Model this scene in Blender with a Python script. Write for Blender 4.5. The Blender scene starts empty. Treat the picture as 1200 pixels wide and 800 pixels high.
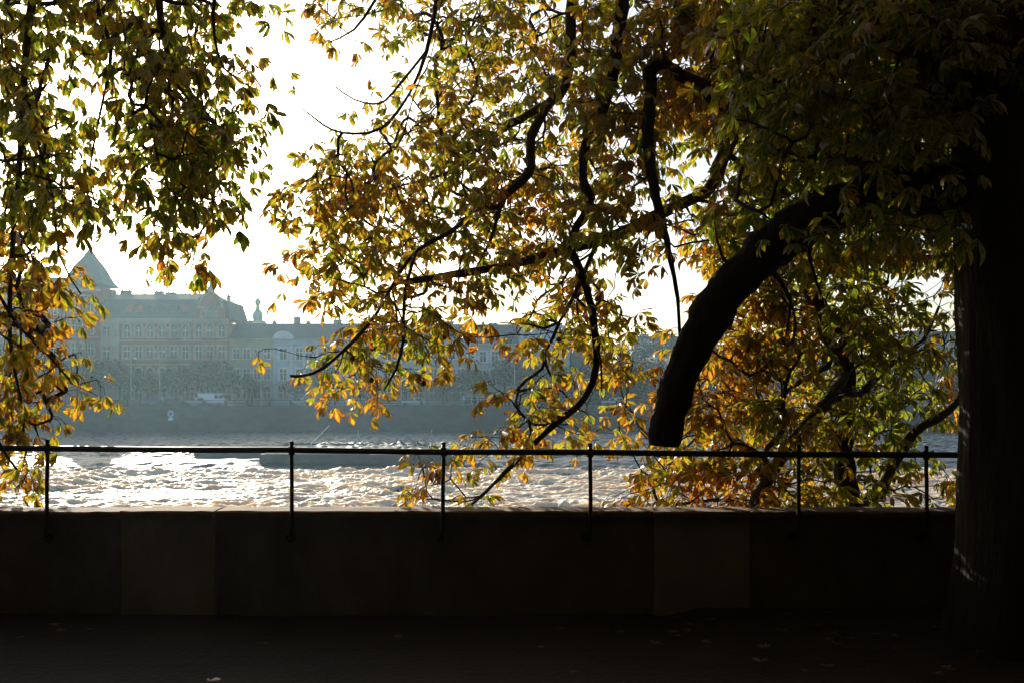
import bpy, math, random
import numpy as np
from mathutils import Vector, noise
R = math.radians
rng = np.random.default_rng(7)
random.seed(7)
S = bpy.context.scene
COL = S.collection
F, CX, HY, EYE = 1200.0, 600.0, 455.0, 1.5
def P(px, py, d):
    """a point of the place read off the photograph at its own distance d"""
    return np.array([(px-CX)/F*d, d, EYE+(HY-py)/F*d])

# ------------------------------------------------------------------ tagging
def tag(o, label=None, cat=None, group=None, kind=None):
    if label: o['label'] = label
    if cat: o['category'] = cat
    if group: o['group'] = group
    if kind: o['kind'] = kind
    return o
def empty(name, loc=(0, 0, 0), rz=0.0, **k):
    o = bpy.data.objects.new(name, None); COL.objects.link(o)
    o.location = loc; o.rotation_euler = (0, 0, rz); o.empty_display_size = .3
    return tag(o, **k)
def copy_tree(o, parent=None):
    c = o.copy(); COL.objects.link(c); c.parent = parent
    for ch in list(o.children): copy_tree(ch, c)
    return c

class MB:
    """collects boxes, tubes, lathes and prisms into ONE mesh"""
    def __init__(s): s.v = []; s.f = []
    def add(s, vs, fs):
        b = len(s.v); s.v += [tuple(map(float, v)) for v in vs]; s.f += [tuple(b+i for i in f) for f in fs]
        return s
    def box(s, x0, x1, y0, y1, z0, z1):
        vs = [(x, y, z) for z in (z0, z1) for x, y in ((x0, y0), (x1, y0), (x1, y1), (x0, y1))]
        return s.add(vs, [(3, 2, 1, 0), (4, 5, 6, 7), (0, 1, 5, 4), (1, 2, 6, 5), (2, 3, 7, 6), (3, 0, 4, 7)])
    def tube(s, pts, rad, n=8, cap=True, flare=None):
        pts = [Vector(p) for p in pts]; m = len(pts)
        if not hasattr(rad, '__len__'): rad = [rad]*m
        t0 = (pts[1]-pts[0]).normalized()
        u = t0.cross(Vector((0, 0, 1)));
        if u.length < .1: u = t0.cross(Vector((1, 0, 0)))
        u.normalize(); vs = []
        for i in range(m):
            t = (pts[min(i+1, m-1)]-pts[max(i-1, 0)]).normalized()
            u = (u-t*u.dot(t)).normalized(); w = t.cross(u)
            for k in range(n):
                a = 2*math.pi*k/n; rr = rad[i]*(flare(i, a) if flare else 1)
                vs.append(pts[i]+u*(rr*math.cos(a))+w*(rr*math.sin(a)))
        fs = [(i*n+k, i*n+(k+1) % n, (i+1)*n+(k+1) % n, (i+1)*n+k) for i in range(m-1) for k in range(n)]
        if cap: fs += [tuple(range(n))[::-1], tuple((m-1)*n+k for k in range(n))]
        return s.add(vs, fs)
    def lathe(s, prof, c=(0, 0, 0), n=16, ph=0.0):
        vs = []; m = len(prof)
        for r, z in prof:
            for k in range(n):
                a = 2*math.pi*k/n+ph; vs.append((c[0]+r*math.cos(a), c[1]+r*math.sin(a), c[2]+z))
        fs = [(i*n+k, i*n+(k+1) % n, (i+1)*n+(k+1) % n, (i+1)*n+k) for i in range(m-1) for k in range(n)]
        fs += [tuple(range(n))[::-1], tuple((m-1)*n+k for k in range(n))]
        return s.add(vs, fs)
    def prism(s, poly, y0, y1):
        """poly in x,z (counter-clockwise seen from -y), extruded along y"""
        n = len(poly); vs = [(x, y0, z) for x, z in poly]+[(x, y1, z) for x, z in poly]
        fs = [tuple(range(n)), tuple(range(2*n-1, n-1, -1))]+[(i, i+n, (i+1) % n+n, (i+1) % n) for i in range(n)]
        return s.add(vs, fs)
    def build(s, name, mat, parent=None, smooth=False, loc=None):
        me = bpy.data.meshes.new(name); me.from_pydata(s.v, [], s.f); me.validate()
        me.materials.append(mat)
        if smooth: me.polygons.foreach_set('use_smooth', [True]*len(me.polygons))
        o = bpy.data.objects.new(name, me); COL.objects.link(o)
        if parent: o.parent = parent
        if loc is not None: o.location = loc
        return o

def fast_mesh(name, verts, faces_flat, sizes, mat, parent=None, smooth=False, attr=None):
    me = bpy.data.meshes.new(name)
    me.vertices.add(len(verts)); me.vertices.foreach_set('co', np.asarray(verts, np.float32).ravel())
    me.loops.add(len(faces_flat)); me.loops.foreach_set('vertex_index', np.asarray(faces_flat, np.int32))
    me.polygons.add(len(sizes)); st = np.concatenate([[0], np.cumsum(sizes)[:-1]]).astype(np.int32)
    me.polygons.foreach_set('loop_start', st)
    if smooth: me.polygons.foreach_set('use_smooth', np.ones(len(sizes), bool))
    me.update(calc_edges=True); me.materials.append(mat)
    if attr is not None:
        a = me.attributes.new('leafinfo', 'FLOAT_COLOR', 'POINT'); a.data.foreach_set('color', np.asarray(attr, np.float32).ravel())
    o = bpy.data.objects.new(name, me); COL.objects.link(o)
    if parent: o.parent = parent
    return o

# ------------------------------------------------------------------ noise
def perlin(x, y, seed=0):
    r = np.random.default_rng(seed); g = r.random((256, 256))*2*np.pi
    xi = np.floor(x).astype(int); yi = np.floor(y).astype(int); xf = x-xi; yf = y-yi
    def gr(a, b, dx, dy):
        t = g[a % 256, b % 256]; return np.cos(t)*dx+np.sin(t)*dy
    u = xf**3*(xf*(xf*6-15)+10); v = yf**3*(yf*(yf*6-15)+10)
    n00 = gr(xi, yi, xf, yf); n10 = gr(xi+1, yi, xf-1, yf); n01 = gr(xi, yi+1, xf, yf-1); n11 = gr(xi+1, yi+1, xf-1, yf-1)
    return ((n00*(1-u)+n10*u)*(1-v)+(n01*(1-u)+n11*u)*v)*1.5

# ------------------------------------------------------------------ materials
def mat(name):
    m = bpy.data.materials.new(name); m.use_nodes = True; nt = m.node_tree
    b = nt.nodes['Principled BSDF']; return m, nt, b
def N(nt, t, **k):
    n = nt.nodes.new(t)
    for a, v in k.items():
        if a in n.inputs and not hasattr(type(n), a): n.inputs[a].default_value = v
        else: setattr(n, a, v)
    return n
def ramp(nt, stops):
    r = nt.nodes.new('ShaderNodeValToRGB'); e = r.color_ramp.elements
    while len(e) < len(stops): e.new(.5)
    for q, (p, c) in zip(e, stops): q.position = p; q.color = (*c, 1)
    return r
def rough_mat(name, c1, c2, scale=3.0, rough=.85, bump=.3, bscale=None, stretch=(1, 1, 1), dist=.02, detail=6):
    m, nt, b = mat(name); L = nt.links.new
    tc = N(nt, 'ShaderNodeTexCoord'); mp = N(nt, 'ShaderNodeMapping'); mp.inputs['Scale'].default_value = stretch
    L(tc.outputs['Object'], mp.inputs[0])
    n1 = N(nt, 'ShaderNodeTexNoise'); n1.inputs['Scale'].default_value = scale; n1.inputs['Detail'].default_value = detail
    n1.inputs['Roughness'].default_value = .65
    L(mp.outputs[0], n1.inputs[0])
    r = ramp(nt, [(.3, c1), (.7, c2)]); L(n1.outputs[0], r.inputs[0]); L(r.outputs[0], b.inputs['Base Color'])
    b.inputs['Roughness'].default_value = rough
    n2 = N(nt, 'ShaderNodeTexNoise'); n2.inputs['Scale'].default_value = bscale or scale*4; n2.inputs['Detail'].default_value = 8
    L(mp.outputs[0], n2.inputs[0])
    bp = N(nt, 'ShaderNodeBump'); bp.inputs['Strength'].default_value = bump; bp.inputs['Distance'].default_value = dist
    L(n2.outputs[0], bp.inputs['Height']); L(bp.outputs[0], b.inputs['Normal'])
    return m

def leaf_material(name, green, yellow, orange, brown, trans=0.53):
    m, nt, b = mat(name); L = nt.links.new; nt.nodes.remove(b)
    out = nt.nodes['Material Output']
    at = N(nt, 'ShaderNodeAttribute', attribute_name='leafinfo')
    sp = N(nt, 'ShaderNodeSeparateColor'); L(at.outputs['Color'], sp.inputs[0])
    tc = N(nt, 'ShaderNodeTexCoord')
    ns = N(nt, 'ShaderNodeTexNoise'); ns.inputs['Scale'].default_value = 38; ns.inputs['Detail'].default_value = 3
    L(tc.outputs['Object'], ns.inputs[0])
    # how far the leaf has turned: edge distance + noise + its own age
    def M(op, a, c):
        q = N(nt, 'ShaderNodeMath', operation=op)
        for i, v in enumerate((a, c)):
            if isinstance(v, (int, float)): q.inputs[i].default_value = v
            else: L(v, q.inputs[i])
        return q.outputs[0]
    edge = M('MULTIPLY', M('POWER', sp.outputs[0], 1.8), .50)
    nz = M('MULTIPLY', M('SUBTRACT', ns.outputs[0], .5), 1.15)
    age = M('MULTIPLY', at.outputs['Alpha'], .72)
    t = M('ADD', M('ADD', edge, nz), age)
    tipb = M('MULTIPLY', M('POWER', sp.outputs[1], 3.0), .14)
    t = M('ADD', t, tipb)
    r = ramp(nt, [(.12, green), (.42, yellow), (.68, orange), (.95, brown)]); L(t, r.inputs[0])
    # pale veins
    vn = M('SUBTRACT', 1.0, M('MINIMUM', M('MULTIPLY', sp.outputs[0], 9.0), 1.0))
    mx = N(nt, 'ShaderNodeMix', data_type='RGBA'); L(M('MULTIPLY', vn, .35), mx.inputs[0]); L(r.outputs[0], mx.inputs[6]); mx.inputs[7].default_value = (*[min(1, c*1.5) for c in yellow], 1)
    dk = N(nt, 'ShaderNodeMix', data_type='RGBA', blend_type='MULTIPLY'); dk.inputs[0].default_value = 1
    L(mx.outputs[2], dk.inputs[6]); dk.inputs[7].default_value = (.17, .17, .17, 1)
    df = N(nt, 'ShaderNodeBsdfDiffuse'); L(dk.outputs[2], df.inputs[0])
    tr = N(nt, 'ShaderNodeBsdfTranslucent'); L(mx.outputs[2], tr.inputs[0])
    ms = N(nt, 'ShaderNodeMixShader'); ms.inputs[0].default_value = trans; L(df.outputs[0], ms.inputs[1]); L(tr.outputs[0], ms.inputs[2])
    gl = N(nt, 'ShaderNodeBsdfGlossy'); gl.inputs['Roughness'].default_value = .42; gl.inputs[0].default_value = (.8, .8, .8, 1)
    fr = N(nt, 'ShaderNodeFresnel'); fr.inputs[0].default_value = 1.38
    m2 = N(nt, 'ShaderNodeMixShader'); L(M('MULTIPLY', fr.outputs[0], .13), m2.inputs[0]); L(ms.outputs[0], m2.inputs[1]); L(gl.outputs[0], m2.inputs[2])
    L(m2.outputs[0], out.inputs['Surface'])
    return m
LEAF = leaf_material('chestnut_leaf', (.12, .25, .012), (.60, .52, .03), (.78, .20, .012), (.16, .04, .01))

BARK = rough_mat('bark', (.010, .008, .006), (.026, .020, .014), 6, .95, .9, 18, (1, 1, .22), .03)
TWIG = rough_mat('twig_bark', (.03, .022, .016), (.06, .045, .035), 20, .9, .2)
def simple(name, c, rough=.8, metal=0, var=.25, scale=2.0, bump=.1):
    c2 = tuple(min(1, q*(1+var)) for q in c); c1 = tuple(q*(1-var) for q in c)
    m = rough_mat(name, c1, c2, scale, rough, bump)
    m.node_tree.nodes['Principled BSDF'].inputs['Metallic'].default_value = metal
    return m

# ------------------------------------------------------------------ foliage machinery
LT_T = np.array([0, .28, .58, .82, 1.0]); LT_W = np.array([0, .075, .165, .165, 0])
def leaflet_template(rich=True):
    vs = [(0, 0, 0)]; info = [(0, 0)]
    for t, w in zip(LT_T[1:4], LT_W[1:4]):
        z = -.30*t*t
        for u in (-1, 0, 1):
            vs.append((t, u*w, z+abs(u)*w*.35)); info.append((abs(u), t))
    vs.append((1.02, 0, -.34)); info.append((.9, 1.0))
    fs = [(0, 2, 1), (0, 3, 2)]
    for k in range(2):
        a = 1+3*k; b = a+3
        fs += [(a, a+1, b+1, b), (a+1, a+2, b+2, b+1)]
    fs += [(7, 8, 10), (8, 9, 10)]
    return np.array(vs), np.array(info), fs
def leaflet_simple():
    vs = [(0, 0, 0), (.65, -.19, -.1), (.65, .19, -.1), (1, 0, -.33)]
    return np.array(vs), np.array([(0.2, 0), (.7, .6), (.7, .6), (.9, 1)]), [(0, 2, 3, 1)]
def rot_from(x, z):
    x = x/np.linalg.norm(x, axis=1, keepdims=True)
    z = z-(z*x).sum(1, keepdims=True)*x; z /= np.linalg.norm(z, axis=1, keepdims=True)
    y = np.cross(z, x); return np.stack([x, y, z], axis=2)
def build_leaves(pos, outdir, size, age, droop, simple_mode=False):
    """palmate leaves of 5-7 leaflets; pos: leaf centres, outdir: petiole direction"""
    n = len(pos)
    nrm = np.tile([0, 0, 1.0], (n, 1))+rng.normal(0, .42, (n, 3)); od = outdir.copy(); od[:, 2] *= .5
    od += rng.normal(0, .15, (n, 3))
    Rl = rot_from(od, nrm)
    tv, ti, tf = leaflet_simple() if simple_mode else leaflet_template()
    V = []; A = []; cnt = 0; FF = []; SZ = []
    base_f = np.concatenate([np.array(f) for f in tf]); base_s = np.array([len(f) for f in tf])
    angs = [0, 42, -42, 84, -84, 128, -128]; lens = [1, .95, .95, .78, .78, .5, .5]
    rnd = rng.random(n)
    for k, (a, l) in enumerate(zip(angs, lens)):
        if k >= 5: idx = np.nonzero(rng.random(n) < (.75 if not simple_mode else 0))[0]
        else: idx = np.nonzero(rng.random(n) < .97)[0]
        m = len(idx)
        if m == 0: continue
        an = R(1)*(a+rng.normal(0, 7, m)); dr = R(1)*np.clip(droop+rng.normal(0, 11, m), -15, 88)
        ca, sa, cd, sd = np.cos(an), np.sin(an), np.cos(dr), np.sin(dr)
        # leaflet frame in leaf space
        X = np.stack([ca*cd, sa*cd, -sd], 1); Z = np.stack([ca*sd, sa*sd, cd], 1)
        tw = rng.normal(0, .25, m)[:, None]; Yv = np.cross(Z, X); Z = Z*np.cos(tw)+Yv*np.sin(tw); Yv = np.cross(Z, X)
        Fm = np.stack([X, Yv, Z], 2)
        G = Rl[idx]@Fm
        L = size[idx]*l*rng.uniform(.85, 1.12, m)
        sc = np.ones((m, 1, 3)); sc[:, 0, 1] = rng.uniform(.8, 1.15, m); sc[:, 0, 2] = rng.uniform(.2, 1.7, m)
        loc = tv[None]*sc*L[:, None, None]
        W = np.einsum('mij,mkj->mki', G, loc)+pos[idx][:, None, :]
        V.append(W.reshape(-1, 3))
        at = np.zeros((m, len(tv), 4)); at[:, :, 0] = ti[None, :, 0]; at[:, :, 1] = ti[None, :, 1]; at[:, :, 2] = rnd[idx][:, None]
        at[:, :, 3] = np.clip(age[idx]+rng.normal(0, .08, m), 0, 1.2)[:, None]
        A.append(at.reshape(-1, 4))
        off = cnt+np.arange(m)*len(tv)
        FF.append((off[:, None]+base_f[None]).ravel()); SZ.append(np.tile(base_s, m)); cnt += m*len(tv)
    return np.concatenate(V), np.concatenate(A), np.concatenate(FF), np.concatenate(SZ)

def grow(seed_nodes, seed_dir, attr, step=.09, sag=.04):
    """branch a twig from the nearest wood to every bud; returns paths and node radii"""
    M = len(attr); cap = len(seed_nodes)+M*17
    nodes = np.zeros((cap, 3)); nodes[:len(seed_nodes)] = seed_nodes; ns = len(seed_nodes); n0 = ns
    dirs = np.zeros((cap, 3)); dirs[:n0] = seed_dir
    par = np.full(cap, -1); d0 = np.array([np.min(np.sum((seed_nodes-a)**2, 1)) for a in attr])
    paths = []; tips = []
    for ai in np.argsort(d0):
        a = attr[ai]; dv = a-nodes[:ns]; dd = np.linalg.norm(dv, axis=1)+1e-6; dd = dd*(1.45-.45*(dv*dirs[:ns]).sum(1)/dd)
        j = int(np.argmin(dd)); d = float(np.linalg.norm(a-nodes[j]))
        k = int(min(15, max(1, round(d/step)))); p0 = nodes[j]
        side = rng.normal(0, 1, 3)*d*.05; m0 = dirs[j]*d*1.1; m1 = (a-p0)*.9+np.array([0, 0, -.25*d])
        ts = np.arange(1, k+1)/k
        t_ = ts[:, None]; pts = (2*t_**3-3*t_**2+1)*p0+(t_**3-2*t_**2+t_)*m0+(3*t_**2-2*t_**3)*a+(t_**3-t_**2)*m1+side*np.sin(np.pi*t_)
        pts[:, 2] += sag*d*np.sin(np.pi*ts)
        ids = list(range(ns, ns+k)); nodes[ns:ns+k] = pts; pv_ = np.diff(np.vstack([p0, pts]), axis=0); dirs[ns:ns+k] = pv_/(np.linalg.norm(pv_, axis=1, keepdims=True)+1e-9); par[ns] = j; par[ns+1:ns+k] = ids[:-1]; ns += k
        paths.append([j]+ids); tips.append((ai, ids[-1], (pts[-1]-(pts[-2] if k > 1 else p0))))
    cnt = np.zeros(cap)
    for _, t, _d in tips: cnt[t] += 1
    for i in range(ns-1, n0-1, -1):
        if par[i] >= 0: cnt[par[i]] += cnt[i]
    rad = .0030*np.maximum(cnt, 1)**.44; rad = np.minimum(rad, .022)
    return nodes, rad, paths, tips, n0

def densify(line, step=.12):
    """line: (px,py,d,r) rows -> points, radii with a slight natural wobble (Catmull-Rom)"""
    p = np.array([P(a, b, c) for a, b, c, _ in line]); r = np.array([q[3] for q in line]); out = []; ro = []
    for i in range(len(p)-1):
        p0 = p[max(i-1, 0)]; p1 = p[i]; p2 = p[i+1]; p3 = p[min(i+2, len(p)-1)]
        k = max(2, int(np.linalg.norm(p2-p1)/step))
        for t in np.arange(k)/k:
            out.append(.5*((2*p1)+(p2-p0)*t+(2*p0-5*p1+4*p2-p3)*t*t+(3*p1-p0-3*p2+p3)*t**3)); ro.append(r[i]*(1-t)+r[i+1]*t)
    out.append(p[-1]); ro.append(r[-1])
    return np.array(out), np.array(ro)

def make_tree(label, group, trunk_pts, trunk_r, limbs, attr, age_fn, leafsize, droop, off_attr=None, base=None, cuts=(), nleaf=(2, 4), bare=()):
    root = empty('horse_chestnut_tree', base, label=label, cat='tree', group=group)
    b = Vector(base); inv = -b
    mb = MB(); tp = [Vector(p)-b for p in trunk_pts]
    k1 = random.random()*6
    tq = []; tr = []
    for (p0, p1, ra, rb) in zip(tp[:-1], tp[1:], trunk_r[:-1], trunk_r[1:]):
        kk = max(1, int((p1-p0).length/.10))
        for q_ in range(kk): tq.append(p0.lerp(p1, q_/kk)); tr.append(ra+(rb-ra)*q_/kk)
    tq.append(tp[-1]); tr.append(trunk_r[-1])
    mb.tube(tq, tr, 64, flare=lambda i, a: 1+.05*math.sin(3*a+k1+i*.02)+.10*noise.noise(Vector((math.cos(a)*1.6, math.sin(a)*1.6, i*.12+k1)))+.06*noise.noise(Vector((math.cos(a)*7, math.sin(a)*7, i*.16+k1)))+.07*max(0, 1-i/9.0)*math.sin(5*a+k1))
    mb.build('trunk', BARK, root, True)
    seeds = []; srad = []
    for li, ln in enumerate(limbs):
        pts, rr = densify(ln, .06 if max(q_[3] for q_ in ln) > .08 else .12)
        k2 = random.random()*6
        wob = rng.normal(0, 1, (len(pts), 3))*np.minimum(rr, .05)[:, None]*.10
        pts = pts+wob
        rrn = rr*(1+.07*np.sin(np.arange(len(rr))*1.7+k2)+rng.normal(0, .03, len(rr)))
        m2 = MB(); big = rr.max() > .08
        m2.tube([Vector(p)-b for p in pts], list(rrn), 40 if big else 8, flare=(lambda i, a, q9=(.16 if big else .07): 1+q9*noise.noise(Vector((math.cos(a)*1.4, math.sin(a)*1.4, i*.22+k2)))+.10*noise.noise(Vector((math.cos(a)*5, math.sin(a)*5, i*.5+k2)))))
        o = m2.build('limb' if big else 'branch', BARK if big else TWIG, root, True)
        if li in cuts: o['label'] = 'sawn off limb arching down from the trunk'
        if li not in bare: seeds.append(pts); gd = np.gradient(pts, axis=0); srad.append(gd/(np.linalg.norm(gd, axis=1, keepdims=True)+1e-9))
    seeds = np.concatenate(seeds)
    nodes, rad, paths, tips, n0 = grow(seeds, np.concatenate(srad), attr)
    mb = MB()
    for pth in paths:
        rr = [rad[i] if i >= n0 else max(rad[pth[1]], .004) for i in pth]
        mb.tube([Vector(nodes[i])-b for i in pth], rr, 5 if rr[0] > .008 else 4, cap=False)
    # leaves: several on long stalks round every bud
    pos = []; od = []; ag = []; pet = MB()
    for ai, t, d in tips:
        p = nodes[t]; d = d/(np.linalg.norm(d)+1e-6)
        for q in range(rng.integers(nleaf[0], nleaf[1]+1)):
            v = d*.6+rng.normal(0, .6, 3); v[2] = v[2]*.6+.05; v /= np.linalg.norm(v); l = rng.uniform(.07, .17)
            e = p+v*l; e[2] -= l*.25
            pos.append(e); od.append(v); ag.append(age_fn(e))
            pet.tube([Vector(p)-b, Vector(p+v*l*.5)-b+Vector((0, 0, .01)), Vector(e)-b], .0018, 3, cap=False)
    tw = mb.build('twig', TWIG, root, True); tag(tw, kind='stuff')
    V, A, FF, SZ = build_leaves(np.array(pos), np.array(od), leafsize*rng.uniform(.7, 1.2, len(pos)), np.array(ag), droop)
    if off_attr is not None and len(off_attr):
        n = len(off_attr); o2 = rng.normal(0, 1, (n, 3))
        V2, A2, F2, S2 = build_leaves(off_attr, o2, np.full(n, leafsize*1.9), np.clip(np.full(n, .35)+rng.normal(0, .15, n), 0, 1), droop, True)
        FF = np.concatenate([FF, F2+len(V)]); V = np.concatenate([V, V2]); A = np.concatenate([A, A2]); SZ = np.concatenate([SZ, S2])
    fo = fast_mesh('foliage', V-np.array(base), FF, SZ, LEAF, root, False, A)
    st = pet.build('leaf_stalk', TWIG, root); tag(st, kind='stuff')
    print('tree', label[:30], len(tips), 'buds', len(pos), 'leaves', len(V), 'verts')
    return root

# how thick the crown stands over the park, 30 cm by 30 cm at arm's length (rows from the top of the view down)
DENS = [
 "9999988886 1046557899 9999999999 9999999999",
 "9988988850 0044445799 9999999999 9999999999",
 "9953799972 0010011589 9999999999 9999999999",
 "9520379987 1000025889 9999999999 9999999999",  # cells round the sun thinned here to stand in for its glare
 "9522489996 0000368999 9999999999 9999999999",
 "9944468995 0015899999 9999993399 9999999999",
 "9972435893 0058999999 9999961149 9999999999",
 "9973324682 0479999999 9999841269 9999999999",
 "9965414630 0689999999 9998854599 9999999999",
 "9920005610 0579999999 9998875699 9999999999",
 "9810002300 0478876667 7886332799 9999999799",
 "9930000000 0247787643 3698410799 9999933499",
 "9830000000 0003688621 5898510289 9999854599",
 "9710000000 0016887535 5788621599 9999867699",
 "9620000000 3457765210 1015523699 9999763299",
 "8861000000 2124631025 6764525789 9999763299",
 "8610000000 0001100013 6632535778 9998631299",
 "5200000000 0000000036 6511346668 8887620099",
 "6400000000 0000003323 3100168887 7887552199",
 "4300000000 0000003420 0000289998 7887653399",
]
DENS = [q.replace(" ", "") for q in DENS]
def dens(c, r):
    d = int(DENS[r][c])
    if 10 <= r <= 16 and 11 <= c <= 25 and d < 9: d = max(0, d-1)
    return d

def buds(cells, K, depth_fn, extra=1.0):
    out = []
    for r in range(20):
        for c in range(40):
            if not cells(c, r): continue
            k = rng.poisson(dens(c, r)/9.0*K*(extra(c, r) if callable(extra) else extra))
            for _ in range(k):
                px = (c+rng.random())*30; py = (r+rng.random())*30-9
                out.append(P(px, py, depth_fn(px, py)))
    return np.array(out)
def in_view(p, m=70):
    y = np.maximum(p[:, 1], .05)
    px = CX+p[:, 0]/y*F; py = HY-(p[:, 2]-EYE)/y*F
    return (p[:, 1] > .2) & (px > -m) & (px < 1200+m) & (py > -m) & (py < 870)
def canopy(n, c, rad, zmin=2.6):
    p = rng.normal(0, 1, (n*2, 3)); p /= np.linalg.norm(p, axis=1, keepdims=True)
    p *= (rng.random((n*2, 1))**.45); p = p*np.array(rad)+np.array(c)
    ok = ~in_view(p) & (p[:, 2] > zmin) & (np.linalg.norm(p-np.array([0, 0, EYE]), axis=1) > 2.2)
    return p[ok][:n]

# ------------------------------------------------------------------ the three chestnuts by the wall
def wob(v, s, k): return perlin(np.array([v[0]*k+s]), np.array([v[1]*k+s*1.7]), 11)[0]
def d_mid(px, py):
    lo = 6.9 if py < 400 else 7.35
    return float(np.clip(8.35+2.0*wob((px, py), 3, .006)+rng.normal(0, .75)-(px-600)*.0004, lo, 9.8))
def d_top(px, py): return float(rng.uniform(5.0 if (py < 140 or rng.random() < .28) else 6.6, 9.8))
def d_left(px, py): return float(np.clip(7.2+1.3*wob((px, py), 9, .008)+rng.normal(0, .8), 5.4 if py < 430 else 7.5, 9.4))
def d_bank(px, py): return float(np.clip((8.3 if px < 935 else 9.1)+rng.normal(0, .8), 7.7, 11.2))

is_left = lambda c, r: c <= 10 and (r < 12 or c < 8)
is_bank = lambda c, r: (c >= 27 and r >= 10 and c < 38) or (c >= 24 and r >= 13 and c < 38)
is_big = lambda c, r: not is_left(c, r) and not is_bank(c, r) and not (c >= 38 and r >= 3)

big_limbs = [
 [(1215, 235, 6, .24), (1130, 226, 6.0, .16), (1040, 224, 6.0, .132), (960, 252, 6.05, .128), (890, 304, 6.1, .127), (838, 361, 6.15, .120), (802, 430, 6.2, .104), (786, 480, 6.2, .104), (777, 521, 6.2, .098)],
 [(1215, 190, 6, .32), (1120, 70, 5.9, .25), (1050, -10, 5.9, .21), (940, -95, 6.1, .17), (760, -180, 6.6, .14), (600, -240, 7.2, .10), (450, -270, 7.6, .06), (330, -260, 8, .03)],
 [(1240, 60, 6, .3), (1330, -120, 5.7, .2), (1420, -400, 5, .14), (1500, -800, 4, .1)],
 [(1215, 0, 6, .3), (1180, -300, 5.4, .2), (900, -700, 4.6, .15), (500, -1100, 3.6, .10), (100, -1500, 3, .06)],
 # second storey branches hanging into view
 [(1000, -50, 6.0, .10), (930, 60, 6.4, .085), (868, 122, 6.7, .065), (812, 96, 6.9, .05), (766, 76, 7.0, .045), (763, 115, 7.0, .042), (759, 170, 7.0, .04), (769, 232, 7.0, .034), (779, 270, 7.0, .026), (786, 305, 7.0, .018), (794, 350, 7.0, .014), (797, 402, 7.0, .009)],
 [(868, 122, 6.7, .06), (858, 160, 7.0, .055), (843, 192, 7.3, .05), (828, 226, 7.5, .046), (775, 250, 7.6, .044), (700, 283, 7.7, .040), (600, 309, 7.8, .033), (530, 322, 7.9, .029), (476, 330, 8.0, .024)],
 [(800, -170, 6.5, .09), (745, -60, 7.0, .06), (727, 20, 7.3, .05), (722, 70, 7.4, .045), (708, 125, 7.5, .04), (688, 168, 7.5, .036), (683, 210, 7.5, .034), (692, 240, 7.5, .032), (669, 285, 7.5, .030), (688, 340, 7.5, .029), (698, 395, 7.5, .028), (697, 438, 7.5, .026), (679, 472, 7.5, .024), (640, 506, 7.5, .021), (600, 545, 7.5, .016), (565, 580, 7.5, .012), (545, 597, 7.5, .008)],
 [(720, -200, 6.7, .07), (680, -80, 7.4, .05), (670, 15, 7.6, .044), (667, 85, 7.7, .04), (656, 112, 7.8, .036), (625, 131, 7.9, .032), (595, 148, 8.0, .028), (565, 170, 8.1, .02), (530, 200, 8.3, .013), (480, 215, 8.4, .009), (420, 232, 8.5, .006)],
 [(650, 112, 7.8, .034), (622, 160, 7.7, .036), (624, 195, 7.6, .034), (611, 213, 7.6, .032), (590, 230, 7.6, .030), (585, 245, 7.6, .026), (567, 240, 7.6, .022), (550, 253, 7.6, .02), (527, 273, 7.6, .017), (490, 293, 7.5, .014), (467, 322, 7.4, .012), (445, 362, 7.3, .012), (425, 388, 7.2, .012), (402, 411, 7.2, .012), (380, 430, 7.2, .012), (357, 440, 7.2, .011), (340, 440, 7.2, .010)],
 [(585, 246, 7.6, .02), (581, 262, 7.7, .015), (575, 281, 7.8, .012), (560, 310, 8.0, .008)],
 [(600, -240, 7.2, .06), (530, -100, 7.6, .03), (512, 0, 7.8, .02), (500, 60, 7.9, .015), (480, 110, 8.0, .011), (448, 150, 7.6, .013), (415, 157, 7.6, .010), (390, 153, 7.6, .009), (370, 140, 7.6, .007), (355, 128, 7.6, .005)],
 [(500, 60, 7.9, .012), (472, 95, 7.7, .011), (452, 118, 7.6, .009), (438, 122, 7.6, .008), (415, 117, 7.6, .006), (393, 102, 7.6, .005)],
 [(560, -190, 7.4, .05), (470, -70, 7.6, .02), (440, 0, 7.6, .013), (415, 35, 7.6, .008), (385, 50, 7.6, .005)],
 [(487, 295, 7.5, .014), (475, 340, 7.2, .012), (473, 372, 7.1, .011), (472, 402, 7.1, .010), (464, 432, 7.1, .009), (450, 457, 7.1, .006)],
 [(698, 400, 7.5, .014), (704, 425, 7.4, .009), (705, 458, 7.3, .006)],
 [(640, 375, 7.8, .012), (655, 380, 7.7, .014), (640, 410, 7.6, .012), (640, 428, 7.6, .010), (646, 441, 7.6, .007)],
 [(679, 472, 7.5, .014), (640, 497, 7.4, .010), (618, 492, 7.4, .009), (600, 470, 7.3, .006)],
 [(700, 283, 7.7, .02), (655, 378, 7.7, .012), (620, 380, 7.8, .008), (585, 378, 7.9, .005)],
 [(1040, 225, 6.0, .08), (960, 150, 6.4, .06), (880, 60, 7, .045), (820, -10, 7.6, .03)],
 [(955, 262, 6.05, .02), (948, 300, 6.1, .012), (962, 345, 6.2, .007)],
 [(868, 330, 6.1, .016), (846, 300, 6.05, .010), (838, 268, 6.05, .005)],
 [(905, 318, 6.1, .018), (926, 352, 6.2, .011), (921, 392, 6.3, .006)],
 [(1060, 20, 5.9, .09), (960, 60, 6.6, .07), (850, 30, 7.6, .05), (740, -30, 8.2, .03)],
]
def age_big(p):
    px = CX+p[0]/p[1]*F; py = HY-(p[2]-EYE)/p[1]*F
    a = .25+.28*wob((px, py), 21, .012)
    if py > 280: a += .10
    if px > 850: a -= .30
    if px < 480 and py < 80: a += .05
    return float(np.clip(a+rng.normal(0, .14), -.1, 1))
tb = P(1215, 745, 6.0)
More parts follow.
